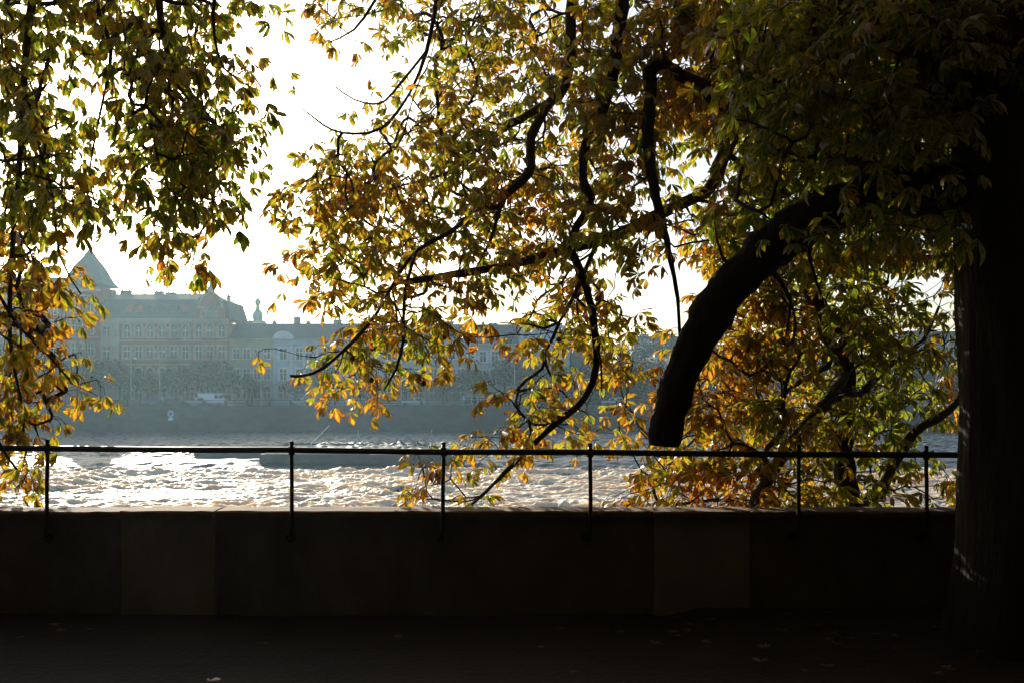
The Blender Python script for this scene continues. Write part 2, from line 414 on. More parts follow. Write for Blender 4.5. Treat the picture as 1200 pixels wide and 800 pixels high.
trunk_pts = [(tb[0]-.02, 6.0, -.12), (tb[0]-.02, 6.0, .05), (tb[0]-.01, 6.0, .25), (tb[0], 6.0, .6), (tb[0]+.01, 6.0, 1.1), (tb[0], 6.0, 1.8), (tb[0]-.02, 6.0, 2.6), (tb[0], 5.97, 3.4), (tb[0]+.05, 5.9, 4.4), (tb[0]+.05, 5.8, 5.6), (tb[0]-.05, 5.7, 7.2), (tb[0]-.1, 5.6, 9.5)]
trunk_r = [.52, .49, .465, .44, .425, .42, .43, .46, .40, .30, .22, .12]
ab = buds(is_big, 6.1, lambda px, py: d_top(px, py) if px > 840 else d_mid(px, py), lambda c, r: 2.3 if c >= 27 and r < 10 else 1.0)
off_big = np.concatenate([canopy(9000, (2.0, 3.6, 7.5), (7.5, 6.2, 4.3)), canopy(2500, (-1.0, 1.0, 5.4), (5, 5, 2.0), 3.2)])  # crown leaves out of view, added overhead to shade wall and path
big = make_tree('massive dark tree at the right edge, its sawn off limb arching down to the railing', None, trunk_pts, trunk_r, big_limbs, ab, age_big, .112, 30, off_big, base=(tb[0], 6.0, 0), cuts=(0,), bare=(0, 11))

bank_limbs = [
 [(1000, 640, 9, .10), (990, 560, 9, .095), (985, 500, 9, .092), (990, 450, 9, .09), (984, 412, 9, .10), (962, 368, 9, .09), (945, 330, 9.1, .07), (950, 290, 9.2, .05), (965, 250, 9.4, .03)],
 [(890, 640, 8.2, .056), (885, 598, 8.0, .056), (900, 560, 7.9, .055), (922, 525, 7.9, .054), (955, 488, 8.0, .052), (978, 456, 8.4, .052), (988, 440, 8.8, .05)],
 [(1002, 600, 9, .06), (1030, 578, 8.8, .05), (1045, 548, 8.7, .046), (1062, 518, 8.6, .044), (1085, 497, 8.6, .04), (1110, 482, 8.6, .036), (1135, 450, 8.6, .03), (1160, 400, 8.7, .02)],
 [(985, 420, 9, .04), (940, 445, 8.7, .022), (900, 470, 8.6, .016), (850, 460, 8.6, .010), (815, 422, 8.6, .006)],
 [(990, 480, 9, .04), (1040, 430, 9, .03), (1080, 400, 9.1, .02), (1100, 360, 9.2, .012)],
 [(890, 600, 9, .03), (850, 585, 8.8, .02), (800, 590, 8.6, .012), (770, 585, 8.6, .008)],
 [(900, 560, 9, .03), (870, 520, 8.8, .02), (835, 500, 8.7, .012), (790, 530, 8.6, .008), (750, 500, 8.6, .006)],
 [(985, 410, 9, .04), (1010, 360, 9.2, .03), (1040, 330, 9.4, .02)],
 [(962, 368, 9, .03), (920, 400, 8.8, .018), (880, 420, 8.7, .012), (850, 400, 8.7, .008)],
]
def age_bank(p):
    px = CX+p[0]/p[1]*F; py = HY-(p[2]-EYE)/p[1]*F
    a = .38 if px < 900 else (.22 if px < 960 else -.02)
    if py > 550: a += .15
    if px > 1100: a += .25
    return float(np.clip(a+.25*wob((px, py), 31, .015)+rng.normal(0, .14), -.1, 1.0))
bt = P(985, 900, 9.0)
ak = buds(is_bank, 6.6, d_bank, lambda c, r: 1.35 if c in (28, 29, 30, 31) and r < 15 else 1.4 if c in (29, 30, 31, 32, 33) else (1.5 if c in (26, 27, 28) and 13 <= r <= 17 else 1.1))
ak2 = np.array([P(rng.uniform(770, 1110), rng.uniform(600, 680), rng.uniform(8.2, 10)) for _ in range(120)])
tp = P(1000, 640, 9)
bank = make_tree('smaller forked tree rising from below the parapet, orange leaves left and green right', None,
  [(bt[0]+.05, 9.0, -2.6), (bt[0]+.05, 9.0, -1.6), (bt[0]+.08, 9.0, -.8), (tp[0], 9.0, tp[2]-.2), (tp[0]-.02, 9, tp[2]+.1)], [.22, .17, .14, .115, .10],
  bank_limbs+[[(985, 760, 9, .1), (930, 700, 8.6, .075), (890, 640, 8.2, .056)]], np.concatenate([ak, ak2]), age_bank, .122, 26, None, base=(bt[0]+.05, 9.0, -2.3))

left_limbs = [
 [(-330, 300, 6.4, .2), (-250, 60, 6.5, .15), (-120, -60, 6.6, .12), (60, -80, 6.8, .08), (180, -70, 7, .05), (300, -50, 7.2, .03)],
 [(60, -80, 6.8, .04), (38, 0, 6.8, .028), (28, 100, 6.8, .022), (22, 200, 6.8, .018), (14, 300, 6.8, .015), (12, 400, 6.8, .012), (25, 470, 6.8, .008)],
 [(180, -70, 7, .035), (188, 20, 7, .024), (200, 80, 7.1, .02), (210, 140, 7.1, .015), (204, 200, 7.1, .010), (206, 260, 7.1, .007), (200, 300, 7.1, .004)],
 [(120, -78, 6.9, .03), (112, 0, 6.9, .02), (130, 60, 6.9, .013), (118, 130, 6.9, .008), (105, 200, 6.9, .006), (112, 240, 6.9, .004)],
 [(-250, 60, 6.5, .06), (-120, 180, 6.4, .03), (-30, 300, 6.4, .012), (20, 380, 6.4, .009), (60, 420, 6.4, .007), (85, 450, 6.4, .006)],
 [(-120, 180, 6.4, .02), (-40, 380, 6.4, .01), (-10, 500, 6.4, .008), (20, 550, 6.4, .008)],
 [(200, 80, 7.1, .014), (240, 130, 7.1, .010), (270, 170, 7.1, .007), (285, 200, 7.1, .004)],
 [(260, -55, 7.1, .02), (250, 20, 7.1, .012), (262, 80, 7.1, .007), (300, 105, 7.1, .004)],
 [(60, 60, 6.9, .012), (40, 140, 6.6, .012), (60, 220, 6.5, .009), (70, 300, 6.5, .007), (95, 345, 6.5, .004)],
]
def age_left(p):
    px = CX+p[0]/p[1]*F; py = HY-(p[2]-EYE)/p[1]*F
    return float(np.clip((.10 if py < 260 else .34)+.2*wob((px, py), 41, .012)+rng.normal(0, .14), -.1, 1.0))
al = buds(is_left, 6.4, d_left, lambda c, r: 1.25)
lt = (-6.2, 6.0)
off_left = np.concatenate([canopy(5000, (-7.0, 5.0, 6.5), (5, 5.5, 4.0), 1.8), canopy(3000, (-4, -.5, 6), (5, 4, 3), 3)])  # unseen crown leaves, likewise filled in to keep the foreground dark
ltree = make_tree('tree leaning in from the left edge with drooping olive brown leaves round the sun', None,
  [(lt[0], lt[1], -.12), (lt[0], lt[1], .3), (lt[0]+.05, lt[1], 1.2), (lt[0]+.2, lt[1], 2.4), (lt[0]+.3, lt[1], 4), (lt[0]+.2, lt[1], 6), (lt[0], lt[1], 9)], [.55, .42, .36, .33, .27, .2, .1],
  left_limbs, al, age_left, .104, 44, off_left, base=(lt[0], lt[1], 0))

# conkers still hanging in their cases
CONK = simple('conker_case', (.16, .12, .03), .8)
for par, pts in ((big, [(435, 445, 7.1), (496, 449, 7.1), (413, 420, 7.2), (520, 395, 7.4), (655, 398, 7.6), (560, 330, 7.7), (610, 250, 7.4), (700, 350, 7.3)]), (ltree, [(170, 150, 6.9), (262, 148, 7.0), (84, 220, 6.5), (40, 330, 6.3)])):
    for a in pts:
        m = MB(); c = P(*a); r = .021
        m.lathe([(r*math.sin(t), -r*math.cos(t)) for t in np.linspace(.05, math.pi-.05, 9)], tuple(Vector(c)-par.location), 10)
        m.tube([Vector(c)-par.location+Vector((0, 0, .018)), Vector(c)-par.location+Vector((.012, 0, .09))], .002, 4)
        m.build('conker', CONK, par, True)

# ------------------------------------------------------------------ parapet wall, railing, park ground
STUC = [rough_mat('stucco_%s' % n, a, b, 2.2, .95, .5, 30, (1, 1, .6), .01) for n, a, b in (
  ('grey', (.085, .07, .05), (.18, .155, .115)), ('pale', (.20, .165, .12), (.32, .275, .20)), ('ochre', (.10, .08, .055), (.19, .155, .11)))]
COPE = rough_mat('coping_stone', (.10, .06, .035), (.20, .13, .08), 5, .9, .5, 40, dist=.008)
IRON = simple('painted_iron', (.022, .020, .019), .45, .3, .3, 30)
YW = 6.74; SC = F/YW
wx = lambda px: (px-CX)/SC
wall = empty('parapet_wall', (0, YW, 0), label='low stuccoed river wall with a stone coping running across the whole view', cat='wall')
segs = [(-700, 142, 0, 0, 0), (143.5, 253, .022, 0, 1), (254.5, 765, -.004, 1, 0), (766, 878, .02, 1, 1), (879, 1420, 0, 1, 2), (1421, 2100, .015, 0, 0)]
for i, (a, b, pr, q, mi) in enumerate(segs):
    x0, x1 = wx(a), wx(b)
    top = .655; m = MB(); nx = max(2, int((x1-x0)/.12)); nz = 6
    # slightly uneven plaster face
    vs = []; fs = []
    for k in range(nx+1):
        for j in range(nz+1):
            x = x0+(x1-x0)*k/nx; z = -.3+(top+.3)*j/nz
            vs.append((x, -pr+.006*math.sin(x*2.1+j*.7)+.004*math.sin(x*5.3-j), z))
    for k in range(nx):
        for j in range(nz):
            a0 = k*(nz+1)+j; fs.append((a0, a0+nz+1, a0+nz+2, a0+1))
    nb = len(vs)
    vs += [(x0, .2, -.3), (x0, .2, top), (x1, .2, -.3), (x1, .2, top)]
    fs += [(nb, nb+1, nb+3, nb+2), (nz, nx*(nz+1)+nz, nb+3, nb+1), (0, nz, nb+1, nb), (nx*(nz+1)+nz, nx*(nz+1), nb+2, nb+3)]
    m.add(vs, fs); m.build('wall_panel', STUC[mi], wall)
    # coping: a run of slabs with worn arrises
    x = x0
    while x < x1-.01:
        w = min(random.uniform(1.1, 1.7), x1-x);
        if x1-x-w < .3: w = x1-x
        dz = random.uniform(-.003, .003)+(.004 if mi == 1 else 0)
        f0 = -.035-pr
        mm = MB()
        pr_ = [(f0, top+.002), (f0-.002, top+.03+dz), (f0+.012, top+.043+dz), (.13, top+.047+dz), (.22, top+.043+dz), (.23, top+.002)]
        n = 8; vs = []
        for k in range(n+1):
            for (yy, zz) in pr_:
                vs.append((x+.002+(w-.004)*k/n, yy+random.uniform(-.003, .003), zz+(random.uniform(-.003, .003) if zz > top+.01 else 0)))
        h = len(pr_); fs = [(k*h+j, (k+1)*h+j, (k+1)*h+(j+1) % h, k*h+(j+1) % h) for k in range(n) for j in range(h)]
        fs += [tuple(range(h)), tuple(n*h+j for j in range(h))[::-1]]
        mm.add(vs, fs); mm.build('coping_slab', COPE, wall); x += w
tag(wall)

rail = empty('railing', (0, YW-.075, 0), label='thin dark iron handrail on spaced posts hooked into the front of the wall', cat='railing')
RS = F/(YW-.075)
rx = lambda px: (px-CX)/RS
rz = lambda py: EYE+(HY-py)/RS
railz = lambda px: rz(524.8+(px)/1130*8.4)
pts = [(rx(a), 0, railz(a)) for a in (-700, -300, 0, 200, 342, 430, 519, 600, 692, 800, 936, 1086, 1300, 1700)]
m = MB()
vs = []; fs = []
for (x, y, z) in pts:
    for (yy, zz) in ((-.02, -.018), (.02, -.018), (.024, .004), (.012, .019), (-.012, .019), (-.024, .004)): vs.append((x, yy, z+zz+.003*math.sin(x*3)))
h = 6
fs = [(k*h+j, (k+1)*h+j, (k+1)*h+(j+1) % h, k*h+(j+1) % h) for k in range(len(pts)-1) for j in range(h)]+[tuple(range(h)), tuple((len(pts)-1)*h+j for j in range(h))[::-1]]
m.add(vs, fs).build('handrail', IRON, rail)
for px in (-330, 55, 342, 519, 692, 936, 1086, 1330):
    m = MB(); zt = railz(px)
    lean = random.uniform(-.006, .006)
    m.tube([(lean, 0, zt+.052), (lean, 0, zt-.1), (0, 0, .9), (0, 0, .62), (-.004, -.005, .56), (-.012, .0, .532), (-.018, .03, .522), (-.018, .085, .522)], [.0135]*8, 8)
    m.tube([(lean, 0, zt+.05), (lean, 0, zt+.062)], [.017, .013], 8)
    p = m.build('post', IRON, rail, loc=(rx(px), 0, 0), smooth=True)
    q = MB(); q.tube([(-.018, .07, .522), (-.018, .045, .522)], [.032, .030], 14); q.build('flange', IRON, p)
    q = MB(); q.tube([(lean, 0, zt-.03), (lean, 0, zt+.026)], .021, 8); q.build('clamp', IRON, p)

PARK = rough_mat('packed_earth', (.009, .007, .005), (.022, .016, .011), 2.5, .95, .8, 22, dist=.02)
BANKM = rough_mat('river_bank_earth', (.03, .03, .018), (.07, .06, .035), 1.5, .95, .6)
prof = [(-45, .1), (-10, .05), (0, 0), (4.0, 0), (5.5, .0), (YW+.1, .02), (7.2, -.1), (7.4, -1.2), (8.2, -2.1), (10, -2.9), (14, -4.6), (20, -7.2), (26, -9.5), (168.5, -9.5)]
xs = np.concatenate([[-900, -300, -120, -60, -30], np.arange(-16, 16.01, .25), [30, 60, 120, 300, 900]])
ys = [prof[0][0]]
for (a, _), (b, _) in zip(prof[:-1], prof[1:]):
    k = max(1, int((b-a)/(.25 if -3 < a < 8 else 3))); ys += [a+(b-a)*(i+1)/k for i in range(k)]
ys = np.array(ys); pz = np.interp(ys, [p[0] for p in prof], [p[1] for p in prof])
X, Y = np.meshgrid(xs, ys, indexing='ij'); Z = np.tile(pz, (len(xs), 1))
Z = Z+np.where(np.abs(X) < 16, .018*perlin(X*1.3, Y*1.3, 3)+.02*perlin(X*.4, Y*.4, 4), 0)
Z = Z+np.where((Y > 5.6) & (Y < 6.9) & (X > 1.2), .05, 0)
nx, ny = X.shape; idx = np.arange(nx*ny).reshape(nx, ny)
q = np.stack([idx[:-1, :-1], idx[1:, :-1], idx[1:, 1:], idx[:-1, 1:]], -1).reshape(-1, 4)
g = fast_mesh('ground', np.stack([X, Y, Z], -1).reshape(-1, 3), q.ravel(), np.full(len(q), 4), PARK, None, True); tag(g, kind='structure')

# fallen leaves lying on the path
n = 170
fx = rng.uniform(-4, 5, n); fy = rng.uniform(3.2, 6.6, n); fx = np.where(rng.random(n) < .45, rng.uniform(.5, 4.5, n), fx)
V, A, FF, SZ = build_leaves(np.stack([fx, fy, np.full(n, .05)], 1), rng.normal(0, 1, (n, 3))*[1, 1, .05], rng.uniform(.035, .07, n), rng.uniform(1.0, 1.2, n), 8)
V[:, 2] = .035+np.abs(V[:, 2]-.05)*.25+.03*rng.random(1)
fl = fast_mesh('fallen_leaves', V, FF, SZ, LEAF, None, False, A)
tag(fl, 'brown chestnut leaves fallen on the dark ground in front of the wall', 'leaves', kind='stuff')

# ------------------------------------------------------------------ the river with its weir
ZU, ZL = -5.65, -6.35
m, nt, b = mat('river_water'); L = nt.links.new
tc = N(nt, 'ShaderNodeTexCoord'); sx = N(nt, 'ShaderNodeSeparateXYZ'); L(tc.outputs['Object'], sx.inputs[0])
mp = N(nt, 'ShaderNodeMapping'); mp.inputs['Scale'].default_value = (.45, 1.1, 1); L(tc.outputs['Object'], mp.inputs[0])
n1 = N(nt, 'ShaderNodeTexNoise'); n1.inputs['Scale'].default_value = 1.3; n1.inputs['Detail'].default_value = 6; n1.inputs['Roughness'].default_value = .6; L(mp.outputs[0], n1.inputs[0])
bp = N(nt, 'ShaderNodeBump'); bp.inputs['Strength'].default_value = 1.0; bp.inputs['Distance'].default_value = .22; L(n1.outputs[0], bp.inputs['Height'])
b.inputs['Base Color'].default_value = (.040, .050, .042, 1); b.inputs['Roughness'].default_value = .16; b.inputs['IOR'].default_value = 1.33
L(bp.outputs[0], b.inputs['Normal'])
fm = N(nt, 'ShaderNodeAttribute', attribute_name='leafinfo')
n2 = N(nt, 'ShaderNodeTexNoise'); n2.inputs['Scale'].default_value = 3.2; n2.inputs['Detail'].default_value = 8; n2.inputs['Roughness'].default_value = .7; L(mp.outputs[0], n2.inputs[0])
sp = N(nt, 'ShaderNodeSeparateColor'); L(fm.outputs['Color'], sp.inputs[0])
rr_ = N(nt, 'ShaderNodeMapRange'); L(sp.outputs[2], rr_.inputs[0]); rr_.inputs[3].default_value = .40; rr_.inputs[4].default_value = .17; L(rr_.outputs[0], b.inputs['Roughness'])
ad = N(nt, 'ShaderNodeMath', operation='MULTIPLY_ADD'); L(n2.outputs[0], ad.inputs[0]); ad.inputs[1].default_value = 1.6; ad.inputs[2].default_value = -.8
ad2 = N(nt, 'ShaderNodeMath', operation='ADD'); L(ad.outputs[0], ad2.inputs[0]); L(sp.outputs[0], ad2.inputs[1])
rp = ramp(nt, [(.30, (0, 0, 0)), (.58, (1, 1, 1))]); L(ad2.outputs[0], rp.inputs[0])
foam = N(nt, 'ShaderNodeBsdfPrincipled'); foam.inputs['Roughness'].default_value = .38; foam.inputs['IOR'].default_value = 1.33; foam.inputs[0].default_value = (.82, .70, .50, 1)
ft = N(nt, 'ShaderNodeBsdfTranslucent'); ft.inputs[0].default_value = (.85, .78, .62, 1)
fx_ = N(nt, 'ShaderNodeMixShader'); fx_.inputs[0].default_value = .12; foam.inputs['Subsurface Weight'].default_value = 1.0; foam.inputs['Subsurface Radius'].default_value = (1.0, .62, .32); foam.inputs['Subsurface Scale'].default_value = .5; L(foam.outputs[0], fx_.inputs[1]); L(ft.outputs[0], fx_.inputs[2])
bp2 = N(nt, 'ShaderNodeBump'); bp2.inputs['Strength'].default_value = .9; bp2.inputs['Distance'].default_value = .2; L(n2.outputs[0], bp2.inputs['Height']); L(bp2.outputs[0], foam.inputs['Normal'])
mu = N(nt, 'ShaderNodeMath', operation='MULTIPLY'); L(rp.outputs[0], mu.inputs[0]); L(sp.outputs[1], mu.inputs[1])
mx = N(nt, 'ShaderNodeMixShader'); L(mu.outputs[0], mx.inputs[0]); L(b.outputs[0], mx.inputs[1]); L(fx_.outputs[0], mx.inputs[2])
L(mx.outputs[0], nt.nodes['Material Output'].inputs['Surface'])
WATER = m
xs = np.concatenate([np.linspace(-900, -90, 28)[:-1], np.arange(-90, 76, .14), np.linspace(76, 900, 28)])
ys = np.concatenate([np.arange(16.5, 56, 1.2), np.arange(56, 112, .11), np.arange(112, 169.5, .3)])
X, Y = np.meshgrid(xs, ys, indexing='ij')
LIP = 104+1.2*perlin(X*.03, Y*0+1, 5)
k = np.clip((LIP-Y)/6.0, 0, 1); k = k*k*(3-2*k)
amp = np.clip((LIP-2.2-Y)/7, 0, 1)**.7*np.clip((Y-40)/14, 0.25, 1)
wx_ = X+1.6*perlin(X*.13, Y*.2, 12); wy_ = Y+1.3*perlin(X*.16, Y*.22, 13)
def ridge(a): return 1-np.abs(a)*2
h = .50*ridge(perlin(wx_*.16, wy_*.36, 1))+.34*ridge(perlin(wx_*.36, wy_*.8, 2))+.20*ridge(perlin(wx_*.8, wy_*1.7, 6))+.15*ridge(perlin(wx_*1.6, wy_*2.8, 7))+.09*ridge(perlin(wx_*2.9, wy_*4.2, 17))
env = .65+.55*perlin(X*.06, Y*.1, 14)
hh = (h-.58)*.84*env
# standing roller just below the lip
roll = .38*np.exp(-((Y-(LIP-8.5-1.5*perlin(X*.1, Y*0+3, 8)))/1.1)**2)*(.6+.8*perlin(X*.3, Y*.3, 9))
small = .09*perlin(X*.45, Y*.8, 10)+.075*perlin(X*.9, Y*1.35, 15)
Z = ZU+(ZL-ZU)*k+amp*(hh+np.maximum(roll, 0))+small*np.clip((Y-50)/10, 0.3, 1)+np.clip((Y-LIP)/4, 0, 1)*(.20*perlin(X*.5, Y*1.1, 18)+.15*perlin(X*1.2, Y*1.7, 19))
foamv = np.clip(.60+.45*(hh/.35)+.8*np.maximum(roll, 0), 0, 1.2)*amp+.0
nx, ny = X.shape; idx = np.arange(nx*ny).reshape(nx, ny)
q = np.stack([idx[:-1, :-1], idx[1:, :-1], idx[1:, 1:], idx[:-1, 1:]], -1).reshape(-1, 4)
at = np.stack([foamv, np.clip(amp*1.5, 0, 1), amp, amp], -1).reshape(-1, 4)
wv = fast_mesh('river', np.stack([X, Y, Z], -1).reshape(-1, 3), q.ravel(), np.full(len(q), 4), WATER, None, True, at); tag(wv, kind='structure')

CONC = simple('wet_concrete', (.085, .09, .09), .8, 0, .35, .6, .4)
def wp(px, py, zz):
    """point on a level zz seen at this pixel"""
    d = (EYE-zz)*F/(py-HY); return np.array([(px-CX)/F*d, d, zz])
def slab(name, corners, z0, z1, mt, **kw):
    vs = [(x, y, z0) for x, y in corners]+[(x, y, z1) for x, y in corners]; n = len(corners)
    c = np.mean(corners, 0)
    vs = [(a-c[0], b-c[1], z) for a, b, z in vs]
    m = MB().add(vs, [tuple(range(n))[::-1], tuple(range(n, 2*n))]+[(i, (i+1) % n, (i+1) % n+n, i+n) for i in range(n)])
    o = m.build(name, mt, None, loc=(c[0], c[1], 0)); return tag(o, **kw)
# long low walls of the canal beside the weir
a = (-36.0, 112.0); 
slab('lock_wall', [(-33.0, 106.3), (-4.6, 105.4), (-4.6, 106.8), (-33.0, 107.7)], -8, -4.95, CONC, label='long low grey lock wall behind the rapids, the farther and longer one', cat='wall')
slab('lock_wall', [(-25.0, 101.4), (-4.7, 100.6), (-4.7, 101.8), (-25.0, 102.6)], -8, -4.98, CONC, label='short low grey lock wall right above the rapids with a pale top edge', cat='wall')
edge = MB(); edge.box(-5.2, 5.2, -.12, .12, 0, .10)
o = edge.build('pale_beam', simple('pale_timber', (.45, .42, .36), .7), None, loc=(-19.3, 101.35, -4.976)); o.rotation_euler = (0, 0, -.04)
tag(o, 'pale beam lying along the top of the nearer lock wall', 'beam')
# floating boom behind, with marker frames, birds and a slanting pole
TIM = simple('dark_timber', (.05, .05, .05), .8)
b1 = MB(); b1.box(-5.2, 5.2, -.5, .5, -.35, .22); 
for k in range(-5, 6): b1.box(k*.95-.08, k*.95+.08, -.56, .56, .221, .30)
o = b1.build('floating_boom', TIM, None, loc=(-23.8, 130, ZU)); tag(o, 'long dark floating boom upstream of the lock walls', 'boom')
b1 = MB(); b1.box(-2.9, 2.9, -.12, .12, .05, .16)
for k in (-2.6, 0, 2.6): b1.box(k-.3, k+.3, -.3, .3, -.3, .05)
o = b1.build('floating_boom', TIM, None, loc=(-10.8, 124, ZU)); tag(o, 'thin floating boom with birds standing along it', 'boom')
for px, lab in ((420, 'thin triangular marker frame standing at the end of the long boom'), (506, 'thin triangular marker frame standing to the right of the birds')):
    c = wp(px, 522, ZU); m = MB()
    for dx, dy in ((-.75, -.4), (.75, -.4), (0, .6)): m.tube([(dx, dy, -.5), (0, 0, 1.5)], .055, 6)
    m.tube([(0, 0, 1.4), (0, 0, 2.0)], .05, 6); m.tube([(-.4, -.2, .5), (.4, -.2, .5)], .04, 6)
    o = m.build('marker_frame', simple('grey_paint', (.35, .38, .4), .6), None, loc=tuple(c)); tag(o, lab, 'marker frame')
c = wp(355, 524, ZU); e = np.array([(386-CX)/F*c[1], c[1], EYE+(HY-498)/F*c[1]]); m = MB(); m.tube([(0, 0, -.6), tuple(e-c)], [.07, .035], 8)
o = m.build('slanting_pole', simple('white_paint', (.7, .7, .66), .5), None, loc=tuple(c)); tag(o, 'pale pole slanting up to the right out of the river', 'pole')
BIRD = simple('black_feathers', (.015, .015, .017), .6)
def bird(px, label, s=1.0, flip=1, pose=0, y=124):
    root = None; m = MB(); f = flip
    # one continuous body: tail, belly, breast, upright neck, head, bill
    path = [(-.42, 0, .12), (-.28, 0, .17), (-.10, 0, .24), (.08, 0, .30), (.20, 0, .42), (.26, 0, .56+.1*pose), (.30, 0, .66+.12*pose), (.37, 0, .69+.12*pose), (.50, 0, .67+.12*pose)]
    rr = [.03, .07, .125, .13, .085, .05, .055, .045, .012]
    m.tube([(f*a*s, b*s, c*s) for a, b, c in path], [r*s for r in rr], 10)
    for dy in (-.05, .05): m.tube([(0, dy*s, .16*s), (f*.02*s, dy*s, 0)], .018*s, 5)
    o = m.build('cormorant', BIRD, None, True, loc=((px-CX)/F*y, y, ZU+.16)); 
    return tag(o, label, 'bird', 'birds resting on the boom')
bird(462, 'black water bird with raised neck, leftmost on the boom', 1.2, 1, 1)
bird(473, 'black water bird hunched beside the leftmost bird', 1.1, -1)
bird(487, 'black water bird crouching low in the middle of the boom', .8, 1)
bird(491.5, 'black water bird at the right end of the boom', 1.1, -1, .5)

# ------------------------------------------------------------------ far bank
ZS = -1.45                                      # street level over there
QY = 169.0                                      # quay wall face
STONE = rough_mat('quay_stone', (.05, .05, .045), (.10, .10, .09), .5, .9, .6, 4, (1, 1, 2.2), .1)
PAVE = simple('street_paving', (.10, .10, .10), .9)
m = MB(); m.box(-900, 900, QY, QY+1.2, -9.6, ZS+.15)
q = m.build('quay_wall', STONE, None); q.location = (0, 0, 0)
tag(q, 'long stone quay wall on the far bank, rising straight from the river', 'wall')
m = MB(); m.box(-900, 900, QY+1.2, 430, ZS-.5, ZS); o = m.build('far_street', PAVE, None); tag(o, kind='structure')
m = MB()
for k in range(90): m.box(-170+k*3.6, -169.6+k*3.6, QY+.25, QY+.65, ZS+.15, ZS+.95)
m.box(-170.3, 154, QY+.3, QY+.6, ZS+.951, ZS+1.08); m.box(-170.3, 154, QY+.38, QY+.5, ZS+.5, ZS+.62)
o = m.build('quay_balustrade', STONE, None); tag(o, 'stone balustrade along the top of the far quay wall', 'balustrade')

Mt = {k: simple(k, c, .85, 0, .18, .8) for k, c in dict(
  red_brick=(.30, .085, .06), cream_trim=(.34, .29, .21), slate=(.045, .05, .055), ochre_plaster=(.32, .28, .18), blue_plaster=(.34, .42, .50),
  grey_plaster=(.33, .35, .34), green_plaster=(.30, .37, .34), white_plaster=(.55, .57, .60), copper=(.16, .27, .24), tile=(.22, .13, .10), chimney_brick=(.22, .17, .14), window_frame=(.62, .62, .60), dark_wood=(.12, .08, .06), skylight=(.5, .55, .6)).items()}
GLASS, nt, b = mat('window_glass'); b.inputs['Base Color'].default_value = (.03, .035, .04, 1); b.inputs['Roughness'].default_value = .15

